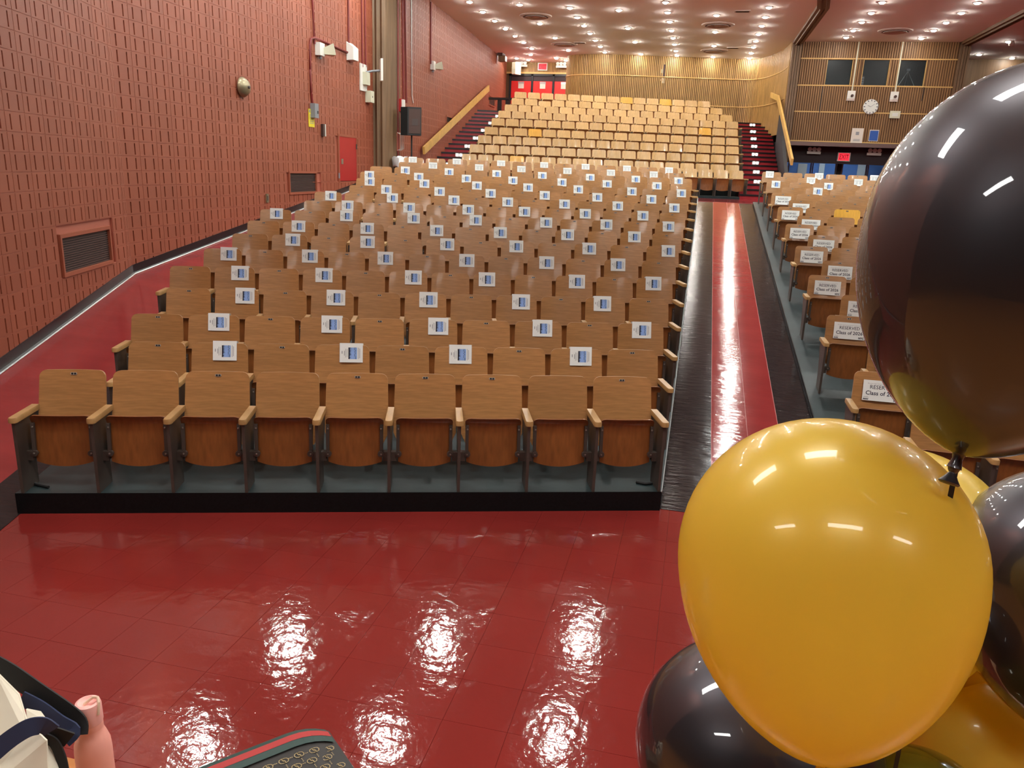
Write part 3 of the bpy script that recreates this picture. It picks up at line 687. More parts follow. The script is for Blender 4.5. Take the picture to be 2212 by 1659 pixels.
# ================================================================== SEATS
def back_y(z, x=0): return .27 + (z-.30)*.25 + .028*(1-(x/.26)**2)
def backrest_mesh(mb, mi=0, nx=10, nz=8, z0=.30, z1=.865):
    def half(z):
        wd = .262 - .012*(z-z0)/(z1-z0); r = .05
        if z > z1-r: t = (z-(z1-r)); wd -= r-math.sqrt(max(0, r*r-t*t))
        if z < z0+.06: wd -= .05*(1-(z-z0)/.06)
        return wd
    zz = [z0+(z1-.05-z0)*k/(nz-3) for k in range(nz-2)]+([z1-.035, z1-.02, z1-.009, z1-.003, z1] if nz > 6 else [z1-.025, z1-.008, z1])
    o = len(mb.v); n = nx+1
    for side in (0, 1):
        for z in zz:
            h = half(z)
            for i in range(n):
                x = -h+2*h*i/nx; mb.v.append(Vector((x, back_y(z, x)+side*.017, z+(0 if side == 0 else -.002))))
    R_ = len(zz); nf = []
    for r_ in range(R_-1):
        for i in range(nx):
            a0 = o+r_*n+i; nf.append([a0, a0+1, a0+n+1, a0+n]); c = a0+R_*n; nf.append([c, c+n, c+n+1, c+1])
    for i in range(nx):
        for r_ in (0, R_-1): a0 = o+r_*n+i; nf.append([a0, a0+R_*n, a0+R_*n+1, a0+1])
    for r_ in range(R_-1):
        for i in (0, nx): a0 = o+r_*n+i; nf.append([a0, a0+n, a0+n+R_*n, a0+R_*n])
    mb.f += nf; mb.m += [mi]*len(nf); return mb
def seat_mesh(mb, mi=0, nx=10, nz=9):
    o = len(mb.v); n = nx+1; z0, z1 = .205, .585
    TT = [0, .07, .2, .4, .6, .8, .885, .92, .95, .975, .992, 1.0] if nz > 6 else [0, .1, .4, .8, .92, 1.0]
    nz = len(TT)-1
    for side in (0, 1):
        for k in range(nz+1):
            t = TT[k]; z = z0+(z1-z0)*t; wd = .214+.018*t; r = .045
            if z > z1-r: q = z-(z1-r); wd -= r-math.sqrt(max(0, r*r-q*q))
            roll = max(0, t-.8)/.2
            for i in range(n):
                s = -1+2*i/nx; x = wd*s
                zc = z - (1-t)**3*.030*(1-s*s) + (.004*(s**4)*(1-t)**3)
                y = .115+.035*t + .02*s*s*(1-.5*t) - roll**1.5*.045 + side*(.02)
                mb.v.append(Vector((x, y, zc)))
    R_ = nz+1; nf = []
    for r_ in range(R_-1):
        for i in range(nx):
            a0 = o+r_*n+i; nf.append([a0, a0+1, a0+n+1, a0+n]); c = a0+R_*n; nf.append([c, c+n, c+n+1, c+1])
    for i in range(nx):
        for r_ in (0, R_-1): a0 = o+r_*n+i; nf.append([a0, a0+R_*n, a0+R_*n+1, a0+1])
    for r_ in range(R_-1):
        for i in (0, nx): a0 = o+r_*n+i; nf.append([a0, a0+n, a0+n+R_*n, a0+R_*n])
    mb.f += nf; mb.m += [mi]*len(nf); return mb
PANEL = [(0, -.06), (.03, -.06), (.23, -.06), (.235, .2), (.30, .36), (.37, .48), (.37, .568), (0, .568)]
def arm(mb, mi, x=0):
    n = 6; P = [(x-.031, .35), (x-.031, .0)]+[(x+.031*math.cos(math.pi+math.pi*k/n)*1.0, -.0+.022*math.sin(math.pi+math.pi*k/n)) for k in range(1, n)]+[(x+.031, 0.0), (x+.031, .35)]
    m_ = len(P); ins = [(x+(p[0]-x)*.86, p[1]*.985+.002) for p in P]
    vs = [(p[0], p[1], .566) for p in P]+[(p[0], p[1], .598) for p in P]+[(p[0], p[1], .606) for p in ins]
    fs = [tuple(range(m_))[::-1], tuple(range(2*m_, 3*m_))]+[(i, (i+1) % m_, m_+(i+1) % m_, m_+i) for i in range(m_)]+[(m_+i, m_+(i+1) % m_, 2*m_+(i+1) % m_, 2*m_+i) for i in range(m_)]
    mb.add(vs, fs, mi)
HP = .28
ME = {}
ME['backrest'] = backrest_mesh(MB()).mesh('backrest', 'seat_wood', True)
ME['backrest_yellow'] = backrest_mesh(MB()).mesh('backrest', 'yellow_wood', True)
ME['seat'] = seat_mesh(MB()).mesh('seat', 'seat_under', True)
for s, nm in ((1, 'R'), (-1, 'L')):
    ME['panel'+nm] = MB().xprism(PANEL, s*HP-.012, s*HP+.012).mesh('side_panel', 'chair_metal')
    mb = MB(); arm(mb, 0, s*HP); ME['arm'+nm] = mb.mesh('armrest', 'arm_wood', True)
    mb = MB(); mb.xprism([(.108, .26), (.125, .26), (.15, .52), (.128, .52)], s*.214-.013, s*.214+.013); mb.box(min(s*.225, s*.27), max(s*.225, s*.27), .11, .16, .225, .30)
    mb.lathe([(0, 0), (.024, 0), (.024, .022), (0, .022)], 10, mt=Matrix.Translation((s*.208, .122, .285)) @ Matrix.Rotation(math.pi/2, 4, 'X'))
    for zb in (.285, .49): mb.lathe([(0, 0), (.008, 0), (.006, .006), (0, .007)], 8, 1, mt=Matrix.Translation((s*.212, .100 if zb < .4 else .126, zb)) @ Matrix.Rotation(math.pi/2, 4, 'X'))
    ME['bracket'+nm] = mb.mesh('bracket', ['chair_metal', 'bolt_metal'])
mb = MB(); yb = back_y(.835)-.004
mb.prism(rounded(-.024, .024, -.009, .009, .006), -.0015, .0015, 0, mt=Matrix.Translation((0, yb, .835)) @ Matrix.Rotation(math.radians(76), 4, 'X'))
for s in (-1, 1): mb.prism(rounded(s*.0105-.0085, s*.0105+.0085, -.0065, .0065, .003), .0012, .0026, 1, mt=Matrix.Translation((0, yb, .835)) @ Matrix.Rotation(math.radians(76), 4, 'X'))
ME['plate'] = mb.mesh('number_plate', ['plate_white', 'plate_black'])
mb = MB(); backrest_mesh(mb, 0, 6, 6); seat_mesh(mb, 1, 6, 5); mb.xprism(PANEL, HP-.012, HP+.012, 2); arm(mb, 3, HP)
REAR = mb.mesh('rear_seat', ['pale_wood', 'seat_under', 'chair_metal', 'arm_wood'], True)
mb = MB(); backrest_mesh(mb, 0, 6, 6); seat_mesh(mb, 1, 6, 5); mb.xprism(PANEL, HP-.012, HP+.012, 2); arm(mb, 3, HP)
REARY = mb.mesh('rear_seat', ['yellow_wood', 'seat_under', 'chair_metal', 'arm_wood'], True)
REAREND = MB(); REAREND.xprism(PANEL, -HP-.012, -HP+.012, 0); arm(REAREND, 1, -HP); REAREND = REAREND.mesh('end_panel', ['chair_metal', 'arm_wood'])
def seat_thing(loc, rz, sx, label, group, first=False, plate=True, yellow=False):
    e = empty('auditorium_seat', loc, rz); e.scale = (sx, 1, 1)
    b = link('backrest', ME['backrest_yellow' if yellow else 'backrest'], e)
    if plate: link('number_plate', ME['plate'], b)
    s = link('seat', ME['seat'], e); link('bracket', ME['bracketL'], s); link('bracket', ME['bracketR'], s)
    link('side_panel', ME['panelR'], e); link('armrest', ME['armR'], e)
    if first: link('side_panel', ME['panelL'], e); link('armrest', ME['armL'], e)
    tag(e, label, 'seat', group); return e
# programme booklet meshes (chair-local, hung over the top of a backrest)
TILT = Matrix.Rotation(-math.atan(.25), 4, 'X')
def sheet_frame(zc): return Matrix.Translation((0, back_y(zc, .26)-.004, zc)) @ TILT
def program_meshes():
    w_, h_ = .106, .178; fz = .885; top = sheet_frame(fz)
    mb = MB(); th = .0018
    mb.box(-w_, w_, -th, 0, -h_, 0, mt=top); mb.box(-w_, w_, -th, .055, -.0005, .0015, mt=top); mb.box(-w_, w_, .053, .0548, -.14, 0, mt=top)
    sheet = mb.mesh('program', 'paper')
    pr = MB(); y = -th-.0006
    def rect(x0, x1, z0, z1, mi): pr.add([(x0, y-(.0003 if mi else 0), z0), (x1, y-(.0003 if mi else 0), z0), (x1, y-(.0003 if mi else 0), z1), (x0, y-(.0003 if mi else 0), z1)], [(0, 1, 2, 3)], mi, top)
    # picture area, turned on its side: hands along the left edge, caps on the right
    x0, x1, z0, z1 = -.026, .053, -.147, -.039
    rect(x0, x1, z0, z1, 0)
    rnd = random.Random(3); n = 15
    for k in range(n):
        za, zb = z0+(z1-z0)*k/n, z0+(z1-z0)*(k+1)/n; l = .012+.02*rnd.random()
        pr.add([(x0, y-.0004, za), (x0+.010, y-.0004, za), (x0+l, y-.0004, (za+zb)/2+rnd.uniform(-.003, .003)), (x0+.010, y-.0004, zb), (x0, y-.0004, zb)], [(0, 1, 2, 3, 4)], 1, top)
    for k in range(9):
        cz = z1-.004-(z1-z0-.01)*k/8; cx_ = x1-.010-.012*rnd.random(); r_ = .0045
        pr.add([(cx_-r_, y-.0004, cz), (cx_, y-.0004, cz-r_), (cx_+r_, y-.0004, cz), (cx_, y-.0004, cz+r_)], [(0, 1, 2, 3)], 1, top)
    for xa, za, zb, wd in ((.066, -.145, -.04, .005), (.078, -.138, -.048, .005), (-.038, -.13, -.055, .004), (-.052, -.133, -.053, .004), (-.062, -.115, -.07, .006), (-.084, -.098, -.072, .008)): rect(xa-wd/2, xa+wd/2, za, zb, 2)
    prt = pr.mesh('printed_cover', ['print_blue', 'print_dark', 'print_grey'])
    pr = MB()
    for k in range(9): rect(-.082+k*.02, -.074+k*.02, -.135 if k % 4 else -.06, -.03, 2)
    pr.m = [0]*len(pr.m); prt2 = pr.mesh('printed_back', 'print_grey')
    return sheet, prt, prt2
PROG, PRINT, PRINTB = program_meshes()
def hang(cls, loc, rz, dx, off=.108):
    """where a sheet shifted by dx along the row must sit to touch the curved back"""
    xe = min(.25, abs(dx)+off); dy = .028*(1-(xe/.26)**2)
    return Vector(loc) + Matrix.Rotation(rz, 3, 'Z') @ Vector((dx, dy, 0))
def program(loc, rz, dx, label, group, back=False):
    o = link('program', PROG, None); o.location = hang(PROG, loc, rz, dx); o.rotation_euler = (0, 0, rz+random.uniform(-.015, .015))
    link('printed_back' if back else 'printed_cover', PRINTB if back else PRINT, o); tag(o, label, 'booklet', group)
# rows of the left block
uleft = [-3.07, -2.74, -3.05, -3.0, -3.25, -3.1, -2.95, -2.94, -2.94, -2.36, -2.31, -1.75, -1.70, -1.70, -1.55, -.92, -.83]
nrow = [9, 9, 10, 11, 12, 12, 12, 13, 13, 13, 13, 13, 13, 14, 14, 13, 13]
progs = {2: [483, 758, 996, 1256], 3: [470, 716, 946, 1172, 1388], 4: [527, 724, 925, 1126, 1304], 5: [517, 699, 892, 1052, 1247, 1414], 6: [492, 669, 832, 1008, 1182, 1338],
         7: [631, 794, 966, 1116, 1275, 1446], 8: [644, 793, 944, 1081, 1228, 1373], 9: [597, 748, 893, 1027, 1180, 1311, 1447], 10: [750, 883, 1011, 1134, 1266, 1391],
         11: [714, 847, 981, 1097, 1220, 1336, 1459], 12: [835, 950, 1060, 1177, 1292, 1409], 13: [798, 916, 1030, 1141, 1250, 1366, 1474], 14: [797, 904, 1007, 1108, 1214, 1312, 1421],
         15: [875, 970, 1073, 1172, 1276, 1375, 1468], 16: [935, 1035, 1127, 1226, 1321, 1414], 17: [891, 987, 1083, 1176, 1266, 1356, 1447]}
prog_y = [0, 0, 773, 714, 654, 608, 567, 535, 505, 483, 461, 440, 423, 410, 396, 384, 372, 360]
PITCH_R = .94
for r in range(17):
    v = 5.77+PITCH_R*r; z = zs(v); n = nrow[r]
    uR = ur(v)-.02 if r < 15 else (6.46, 6.56)[r-15]
    uL = uleft[r]-.035; p = (uR-uL)/n
    rown = 'front row' if r == 0 else f'{ORD[r+1]} row'
    taken = {}
    for px in progs.get(r+1, []):
        q = on_plane(px, prog_y[r+1], V, v+.36); u_ = q.dot(U); j = max(0, min(n-1, int((u_-uL)/p))); taken[j] = max(-.13, min(.13, u_-(uL+p*(j+.5))))
    for j in range(n):
        loc = uv(uL+p*(j+.5), v, z); k = n-j
        pos = f'{ORD[k]} from the aisle' if k > 1 else 'next to the aisle'
        pl_ = (j not in taken) if r else (j in (0, 2, 4, 5, 6, 8))
        seat_thing(loc, PHI, p/.56, f'brown plywood folding seat, {rown} of the left block, {pos}', f'left block seats, {rown}', j == 0, pl_)
        if j in taken:
            program(loc, PHI, taken[j], f'white program booklet {"with printed text" if r > 14 else "with blue picture"} on the {rown} left-block seat {pos}', 'programs on the left block', r > 14)
# reserved signs
def text_mesh(body, size, bold=0.0, sx=1.0):
    c = bpy.data.curves.new('txt', 'FONT'); c.body = body; c.size = size; c.align_x = 'CENTER'; c.offset = bold; c.resolution_u = 2
    o = bpy.data.objects.new('txt', c); COL.objects.link(o); dg = bpy.context.evaluated_depsgraph_get(); me = bpy.data.meshes.new_from_object(o.evaluated_get(dg))
    bpy.data.objects.remove(o); me2 = ([v.co.copy() for v in me.vertices], [list(p.vertices) for p in me.polygons]); bpy.data.meshes.remove(me); return me2
def put_text(mb, body, size, x, z, y, mt, mi=0, bold=0.0, sx=1.0, mirror=False):
    vs, fs = text_mesh(body, size, bold); mb.add([((-p.x if mirror else p.x)*sx+x, y, p.y+z) for p in vs], fs, mi, mt)
SG = Matrix.Translation((0, back_y(.70, .24)-.006, .70)) @ TILT
SIGN = MB().box(-.174, .174, -.0015, 0, -.098, .098, mt=SG).mesh('reserved_sign', 'paper')
tm = MB(); yy = -.0026
put_text(tm, 'RESERVED', .052, 0, .016, yy, SG, 0, .0002, .98); put_text(tm, 'Class of 2026', .054, 0, -.042, yy, SG, 0, .0009, 1.0); put_text(tm, 'Brooklyn High Schools Summer Commencement', .0135, 0, .062, yy, SG, 1)
put_text(tm, 'NYC', .03, .135, -.088, yy, SG, 2, .0016, .95)
for k in range(8): tm.box(-.166+k*.006, -.161+k*.006, yy, yy+.0004, -.09, -.083+.004*((k*5) % 3), 2, SG)
tm.box(-.166, -.118, yy, yy+.0004, -.068, -.066, 1, SG); tm.box(-.16, -.124, yy, yy+.0004, -.062, -.060, 1, SG)
SIGNT = tm.mesh('sign_lettering', ['ink', 'print_grey', 'print_dark'])
def reserved(loc, label):
    o = link('reserved_sign', SIGN); o.location = Vector(loc)+Vector((.01, .0, 0)); link('sign_lettering', SIGNT, o); tag(o, label, 'sign', 'reserved signs along the aisle')
rows_c = [('front', 6.365, 2.15, 0, -1)]
for k in range(9): rows_c.append(('odd', 7.34+1.95*k, 1.85, k, 0)); rows_c.append(('even', 8.315+1.95*k, 2.15, k, 1)) if k < 8 else None
rows_c.sort(key=lambda t: t[1])
cprog = {('odd', 7): [1677, 1795], ('even', 6): [1770], ('even', 7): [1752, 1863], ('odd', 8): [1661, 1772, 1880]}
for i, (kind_, Y, x0, k, _) in enumerate(rows_c):
    v = Y*CP; z = zs(v)-CENTRE_DROP; rown = 'front row' if i == 0 else f'{ORD[i+1]} row'
    n = max(3, int((.215*Y+1.0-x0)/.56)+1)
    taken = {}
    for px in cprog.get((kind_, k), []):
        q = on_y(px, 395, Y+.36); j = max(0, min(n-1, int(round((q.x-x0)/.56)))); taken[j] = max(-.13, min(.13, q.x-(x0+.56*j)))
    for j in range(n):
        loc = Vector((x0+.56*j, Y, z)); pos = 'next to the aisle' if j == 0 else f'{ORD[j+1]} from the aisle'
        sign = j == 0 and ((kind_ == 'odd' and k < 7) or (kind_ == 'even' and k < 6))
        yel = kind_ == 'odd' and k == 5 and j == 2
        seat_thing(loc, 0, 1.0, f'{"yellow" if yel else "brown"} plywood folding seat, {rown} of the right block, {pos}', f'right block seats, {rown}', j == 0, j not in taken, yel)
        if sign: reserved(loc, f'white RESERVED Class of 2026 sign on the {rown} aisle seat, right block')
        if j in taken: program(loc, 0, taken[j], f'white program booklet on the {rown} right-block seat {pos}', 'programs on the right block', kind_ == 'odd' and k == 8 or kind_ == 'even' and k == 7)
# rear block
rl = [.72, .87, 1.16, 1.49, 1.79, 2.11, 2.43, 2.76, 3.12, 3.33]; rr = [10.39, 10.61, 10.94, 11.29, 11.63, 11.94, 12.3, 12.39, 12.28, 12.05]; rn = [18]*7+[17, 16, 15]
yel = {(9, 8), (9, 11), (5-1, 3), (1, 3), (5, 15)}
folded = (8, 2)
for i in range(10):
    p = (rr[i]-rl[i]+.04)/rn[i]
    for j in range(rn[i]):
        loc = uv(rl[i]-.02+p*(j+.5), RV[i], RZ[i]); rown = f'{ORD[i+1]} rear row'
        if (i, j) == folded: loc.z -= .06
        isy = (i, j) in yel
        o = link('rear_seat', REARY if isy else REAR); o.location = loc; o.rotation_euler = (0, 0, PHI); o.scale = (p/.56, 1, 1)
        pos = f'{ORD[j+1]} from the left stairs' if j else 'beside the left stairs'
        tag(o, f'{"yellow" if isy else "pale"} plywood seat, {rown}, {pos}', 'seat', f'rear seats, {ORD[i+1]} row')
        if j == 0: link('end_panel', REAREND, o)

# ================================================================== WALL AND STAIR FITTINGS
def on_w(px, py, Wp): return on_plane(px, py, *Wp)
def fitting(name, p, ang, label, cat, group=None):
    e = empty(name, p, ang); tag(e, label, cat, group); return e
A1, A2, A3 = ang1, ang2, ang3      # local frame: x along wall, -y into the hall
# bell
e = fitting('alarm_bell', on_w(517, 188, W2)+N2*.038, A2, 'round grey-brass alarm bell high on the block wall', 'bell')
RX = Matrix.Rotation(math.pi/2, 4, 'X')
MB().lathe([(0, .16), (.05, .158), (.13, .13), (.17, .08), (.19, .04), (.19, .03), (0, .03)], 28, mt=RX).build('gong', 'brass_grey', e, True); MB().lathe([(0, 0), (.14, 0), (.14, .04), (0, .04)], 20, mt=RX).build('back_box', 'grey_box', e); MB().lathe([(0, .155), (.03, .155), (.025, .185), (0, .19)], 12, mt=RX).build('centre_nut', 'vent_slot', e)
def flood(px, py, Wp, N, ang, s, label):
    e = fitting('flood_light', on_w(px, py, Wp)+N*.02, ang, label, 'light', 'wall flood lights')
    MB().box(-.16*s, .10*s, -.14*s, 0, -.14*s, .14*s).build('junction_box', 'white_box', e)
    hd = Matrix.Translation((.16*s, -.2*s, 0)) @ Matrix.Rotation(math.radians(35), 4, 'Z') @ Matrix.Rotation(math.radians(-12), 4, 'X')
    MB().add([(-.06*s, .12*s, -.07*s), (.06*s, .12*s, -.07*s), (.06*s, .12*s, .07*s), (-.06*s, .12*s, .07*s), (-.17*s, -.12*s, -.13*s), (.17*s, -.12*s, -.13*s), (.17*s, -.12*s, .13*s), (-.17*s, -.12*s, .13*s)], [(0, 1, 2, 3), (4, 7, 6, 5), (0, 4, 5, 1), (1, 5, 6, 2), (2, 6, 7, 3), (3, 7, 4, 0)], 0, hd).build('head', 'cream_box', e)
    MB().box(-.14*s, .14*s, -.13*s, -.121*s, -.10*s, .10*s, 0, hd).build('lens', 'clock_face', e); MB().lathe([(0, -.03*s), (.03*s, -.03*s), (.03*s, .04*s), (0, .04*s)], 10, mt=Matrix.Translation((-.02*s, -.08*s, -.18*s))).build('sensor', 'grey_box', e)
flood(684, 107, W2, N2, A2, 1.0, 'white wall flood light above the yellow notice')
flood(930, 142, W3, N3, A3, .95, 'white flood light on the rear block wall')
e = fitting('wireless_box', on_w(752, 112, W2)+N2*.038, A2, 'white tilted box below a red conduit near the partition', 'box')
MB().add([(-.2, 0, -.22), (.2, 0, -.22), (.2, 0, .22), (-.2, 0, .22), (-.14, -.16, -.2), (.2, -.16, -.2), (.2, -.16, .1), (-.14, -.16, .1)], [(0, 1, 2, 3), (4, 7, 6, 5), (0, 4, 5, 1), (1, 5, 6, 2), (2, 6, 7, 3), (3, 7, 4, 0)]).build('case', 'white_box', e); MB().box(.201, .21, -.12, -.05, -.12, .05).build('slot', 'vent_slot', e)
pw = on_w(782, 168, W2)
e = fitting('antenna_box', pw+N2*.038, A2, 'white flat wall plate with a grey box beside the partition', 'box'); MB().box(-.28, .2, -.03, 0, -.34, .34).build('plate', 'white_box', e); MB().box(-.12, .14, -.14, -.03, -.18, .14).build('cover', 'cream_box', e)
e = fitting('wifi_antenna', on_w(790, 152, W2)+N2*.45+Vector((0, 0, .0)), A2+.5, 'white rectangular antenna panel on a bracket by the partition', 'antenna'); MB().box(-.12, .14, -.03, .03, -.26, .3).build('panel', 'white_box', e); MB().tube([(0, .02, 0), (0, .25, -.03), (-.05, .42, -.08)], .03, 8).build('bracket_arm', 'grey_box', e)
e = fitting('junction_box', on_w(790, 209, W2)+N2*.038, A2, 'grey square junction box beside the partition', 'box'); MB().box(-.13, .13, -.16, 0, -.15, .15).build('case', 'cream_box', e); MB().box(-.02, .02, -.165, -.16, -.02, .02).build('knob', 'vent_slot', e)
e = fitting('control_box', on_w(671, 239, W2)+N2*.038, A2, 'grey control box above the yellow notice', 'box'); MB().box(-.1, .1, -.12, 0, -.16, .16).build('case', 'grey_box', e); MB().box(.02, .07, -.13, -.12, -.06, 0).build('switch', 'speaker_black', e)
e = fitting('yellow_notice', on_w(669, 255, W2)+N2*.038, A2, 'yellow notice with dark text under the grey control box', 'sign'); MB().box(-.15, .15, -.01, 0, -.2, .2).build('sheet', 'yellow_sign', e)
nb = MB()
for k in range(5): nb.box(-.1, .1, -.0135, -.01, .06-k*.045, .075-k*.045)
nb.box(-.13, -.08, -.0135, -.01, .12, .18); nb.build('text_lines', 'print_grey', e)
e = fitting('thermostat', on_w(693, 281, W2)+N2*.038, A2, 'small dark and white wall switch left of the access panel', 'switch'); MB().box(-.07, .07, -.06, 0, -.14, .14).build('case', 'grille_dark', e); MB().box(.03, .07, -.065, -.06, -.14, .14).build('cover', 'white_box', e)
e = fitting('wall_outlet', on_w(573, 428, W2)+N2*.038, A2, 'small grey wall outlet low on the block wall', 'outlet'); MB().box(-.05, .05, -.02, 0, -.09, .09).build('plate', 'brass_grey', e); MB().box(-.02, .02, -.024, -.02, -.05, .05).build('socket', 'vent_slot', e)
e = empty('access_panel'); e.matrix_world = FR2 @ Matrix.Translation((acc[0], 0, acc[2])); W_, H_ = acc[1]-acc[0], acc[3]-acc[2]
f_ = MB(); f_.box(-.06, W_+.06, -.05, 0, H_, H_+.06); f_.box(-.06, 0, -.05, 0, -.03, H_); f_.box(W_, W_+.06, -.05, 0, -.03, H_); f_.build('frame', 'block_paint', e); MB().box(0, W_, -.042, 0, 0, H_).build('door_leaf', 'access_red', e); MB().box(.1, .22, -.055, -.042, H_*.38, H_*.50).build('latch', 'bolt_metal', e); MB().box(W_-.02, W_+.02, -.065, -.04, H_*.74, H_*.86).build('hinge', 'chair_metal', e); MB().box(-.08, -.03, -.06, -.04, H_*.06, H_*.18).build('bottom_latch', 'grey_box', e)
tag(e, 'red metal access panel in the block wall', 'panel')
def conduit(pxs, Wp, N, r, m_, label, off=.055):
    pts = [on_w(x, y, Wp)+N*off for x, y in pxs]; o = MB().tube(pts, r, 8).build('conduit', m_, smooth=True); tag(o, label, 'pipe', 'painted wall conduits')
conduit([(669, -40), (670, 0), (675, 95)], W2, N2, .025, 'conduit_red', 'dark red conduit dropping to the left flood light')
conduit([(672, 236), (667.5, 200), (665.5, 150), (665, 96), (667, 84), (674, 81), (700, 92), (746, 113)], W2, N2, .028, 'conduit_red', 'red conduit looping from the control box to the white box')
conduit([(747.5, -40), (748, 0), (749, 100)], W2, N2, .025, 'conduit_red', 'red conduit dropping to the tilted white box')
conduit([(776, -40), (777, 0), (779, 145)], W2, N2, .022, 'conduit_red', 'red conduit dropping to the antenna plate')
conduit([(784, -40), (784, 0), (786, 145)], W2, N2, .022, 'conduit_red', 'second red conduit dropping behind the antenna plate')
conduit([(787, 184), (789, 200)], W2, N2, .016, 'conduit_red', 'short conduit between the antenna plate and junction box')
conduit([(865, -40), (866, 0), (868, 230)], W3, N3, .03, 'conduit_red', 'dark red conduit just right of the partition')
conduit([(871, -40), (871, 0), (874, 222)], W3, N3, .03, 'conduit_red', 'second dark red conduit right of the partition')
conduit([(884.5, -40), (885, 0), (886, 205), (889, 222)], W3, N3, .02, 'conduit_white', 'white hanging cable above the loudspeaker')
conduit([(927.5, 4), (927, 138)], W3, N3, .025, 'conduit_red', 'red conduit dropping to the rear flood light')
conduit([(856, -40), (856, 0), (856, 340)], W3, N3, .025, 'conduit_red', 'dark red conduit against the partition edge')
e = fitting('fire_alarm', on_w(861, 226, W3)+N3*.038, A3, 'red and white fire alarm strobe by the loudspeaker', 'alarm'); MB().box(-.1, .1, -.08, 0, -.2, .16).build('base', 'access_red', e); MB().box(-.08, .08, -.14, -.08, -.08, .14).build('strobe', 'white_box', e)
e = fitting('wire_basket', on_w(858, 306, W3)+N3*.038, A3, 'clear wire guard on the wall behind the partition', 'guard'); 
for k in range(5): MB().tube([(-.15+.075*k, -.02, -.25), (-.15+.075*k, -.12, -.2), (-.15+.075*k, -.12, .2), (-.15+.075*k, -.02, .25)], .008, 5).build('wire', 'white_box', e)
MB().box(-.17, .17, -.02, 0, -.27, .27).build('plate', 'block_joint', e)
# handrails
ra, rb_ = on_w(905, 325, W3)+N3*.16, on_w(1048, 190, W3)+N3*.16
e = empty('handrail', ra); d_ = rb_-ra; up = Vector((0, 0, 1)); nn = N3
def bar(a0, b0, w_, h_, n_):
    t = (b0-a0).normalized(); side = Vector((t.y, -t.x, 0)).normalized(); u_ = side.cross(t).normalized()
    u_ = u_ if u_.z > 0 else -u_
    vs = [q+side*(sx*w_/2)+u_*(sz*h_/2) for q in (a0, b0) for sx, sz in ((-1, -1), (1, -1), (1, 1), (-1, 1))]
    return MB().add(vs, [(0, 1, 2, 3), (7, 6, 5, 4), (0, 4, 5, 1), (1, 5, 6, 2), (2, 6, 7, 3), (3, 7, 4, 0)])
bar(Vector((0, 0, 0)), d_, .07, .24, nn).build('rail', 'rail_wood', e)
for t in (.12, .5, .88):
    c = d_*t; MB().tube([c, c-N3*.15], .02, 6).build('bracket', 'chair_metal', e)
tag(e, 'long blond wooden handrail sloping up the block wall', 'handrail')
xr_ = XS-.04
q0, q1, q2 = (on_plane(x, y, Vector((1, 0, 0)), xr_) for x, y in ((1712, 354), (1681, 212), (1666, 205)))
q1 = on_y(1681, 212, 34.6); q0 = Vector((XS-.04, 27.4, on_y(1711, 350, 27.4).z)); q0.x = on_y(1711, 350, 27.4).x; q2 = on_y(1666, 205, 36.2)
e = empty('handrail', q0)
bar(Vector((0, 0, 0)), q1-q0, .07, .22, nn).build('rail', 'rail_wood', e); bar(q1-q0, q2-q0, .07, .2, nn).build('rail_return', 'rail_wood', e)
for t in (.2, .6, .92):
    c = (q1-q0)*t; MB().tube([c, c+Vector((.16, .05, -.25))], .02, 6).build('bracket', 'chair_metal', e)
tag(e, 'blond wooden handrail with a bent top beside the right rear stairs', 'handrail')
# top landing guard on the left
q = on_w(1078, 209, W3); e = empty('guard_rail', (-8.9, xv(-8.9, RV[9]+.3), 4.89))
MB().box(-.42, .62, -.04, .04, .48, .58).build('top_rail', 'step_black', e); MB().box(-.02, .16, -.04, .04, -.2, .5).build('post', 'step_black', e); MB().box(.34, .5, -.04, .04, -.2, .5).build('post', 'step_black', e)
tag(e, 'black guard rail at the top of the left rear stairs', 'railing')
# EXIT signs
def exit_sign(p, label, back=.06, s=1.0):
    e = empty('exit_sign', p); MB().box(-.24*s, .24*s, 0, back, -.17*s, .17*s).build('case', 'clock_face', e); MB().box(-.2*s, .2*s, -.008, 0, -.135*s, .135*s).build('panel', 'exit_red', e)
    t = MB(); put_text(t, 'EXIT', .26*s, 0, -.09*s, -.012, None, 0, .004, .66); t.build('lettering', 'exit_letter', e); tag(e, label, 'sign', 'exit signs')
def emergency(p, label):
    e = empty('emergency_light', p); MB().box(-.26, .26, -.1, .04, -.12, -.02).build('case', 'white_box', e)
    for k in (-1, 0, 1): MB().lathe([(0, 0), (.045, 0), (.085, .1), (.08, .115), (0, .105)], 14, mt=Matrix.Translation((k*.17, -.02, .06)) @ Matrix.Rotation(math.pi/2, 4, 'X')).build('lamp_head', 'clock_face', e, True)
    tag(e, label, 'light', 'emergency lights')
exit_sign(on_y(1172, 144, YD-.1), 'red EXIT sign above the red rear doors')
exit_sign(on_y(1823, 339, YS-.08), 'red EXIT sign above the blue-lit lobby doors')
emergency(on_y(1128, 139, YD-.16), 'three-lamp emergency light left of the rear EXIT sign')
emergency(on_y(1213, 141, YD-.16), 'three-lamp emergency light right of the rear EXIT sign')
emergency(on_y(1758, 326, YS-.1), 'three-lamp emergency light left of the lobby EXIT sign')
emergency(on_y(1888, 329, YS-.1), 'three-lamp emergency light beside the black balloon edge')
p = on_y(1107, 146, YD-.9); e = empty('louvre_unit', p, -.5); MB().box(-.02, .2, 0, .4, -.3, .25).build('case', 'cream_box', e)
for k in range(8): MB().box(-.03, .21, -.02, 0, -.28+k*.065, -.245+k*.065).build('louvre', 'cream_box', e)
tag(e, 'white louvred unit in the corner by the rear doors', 'vent')
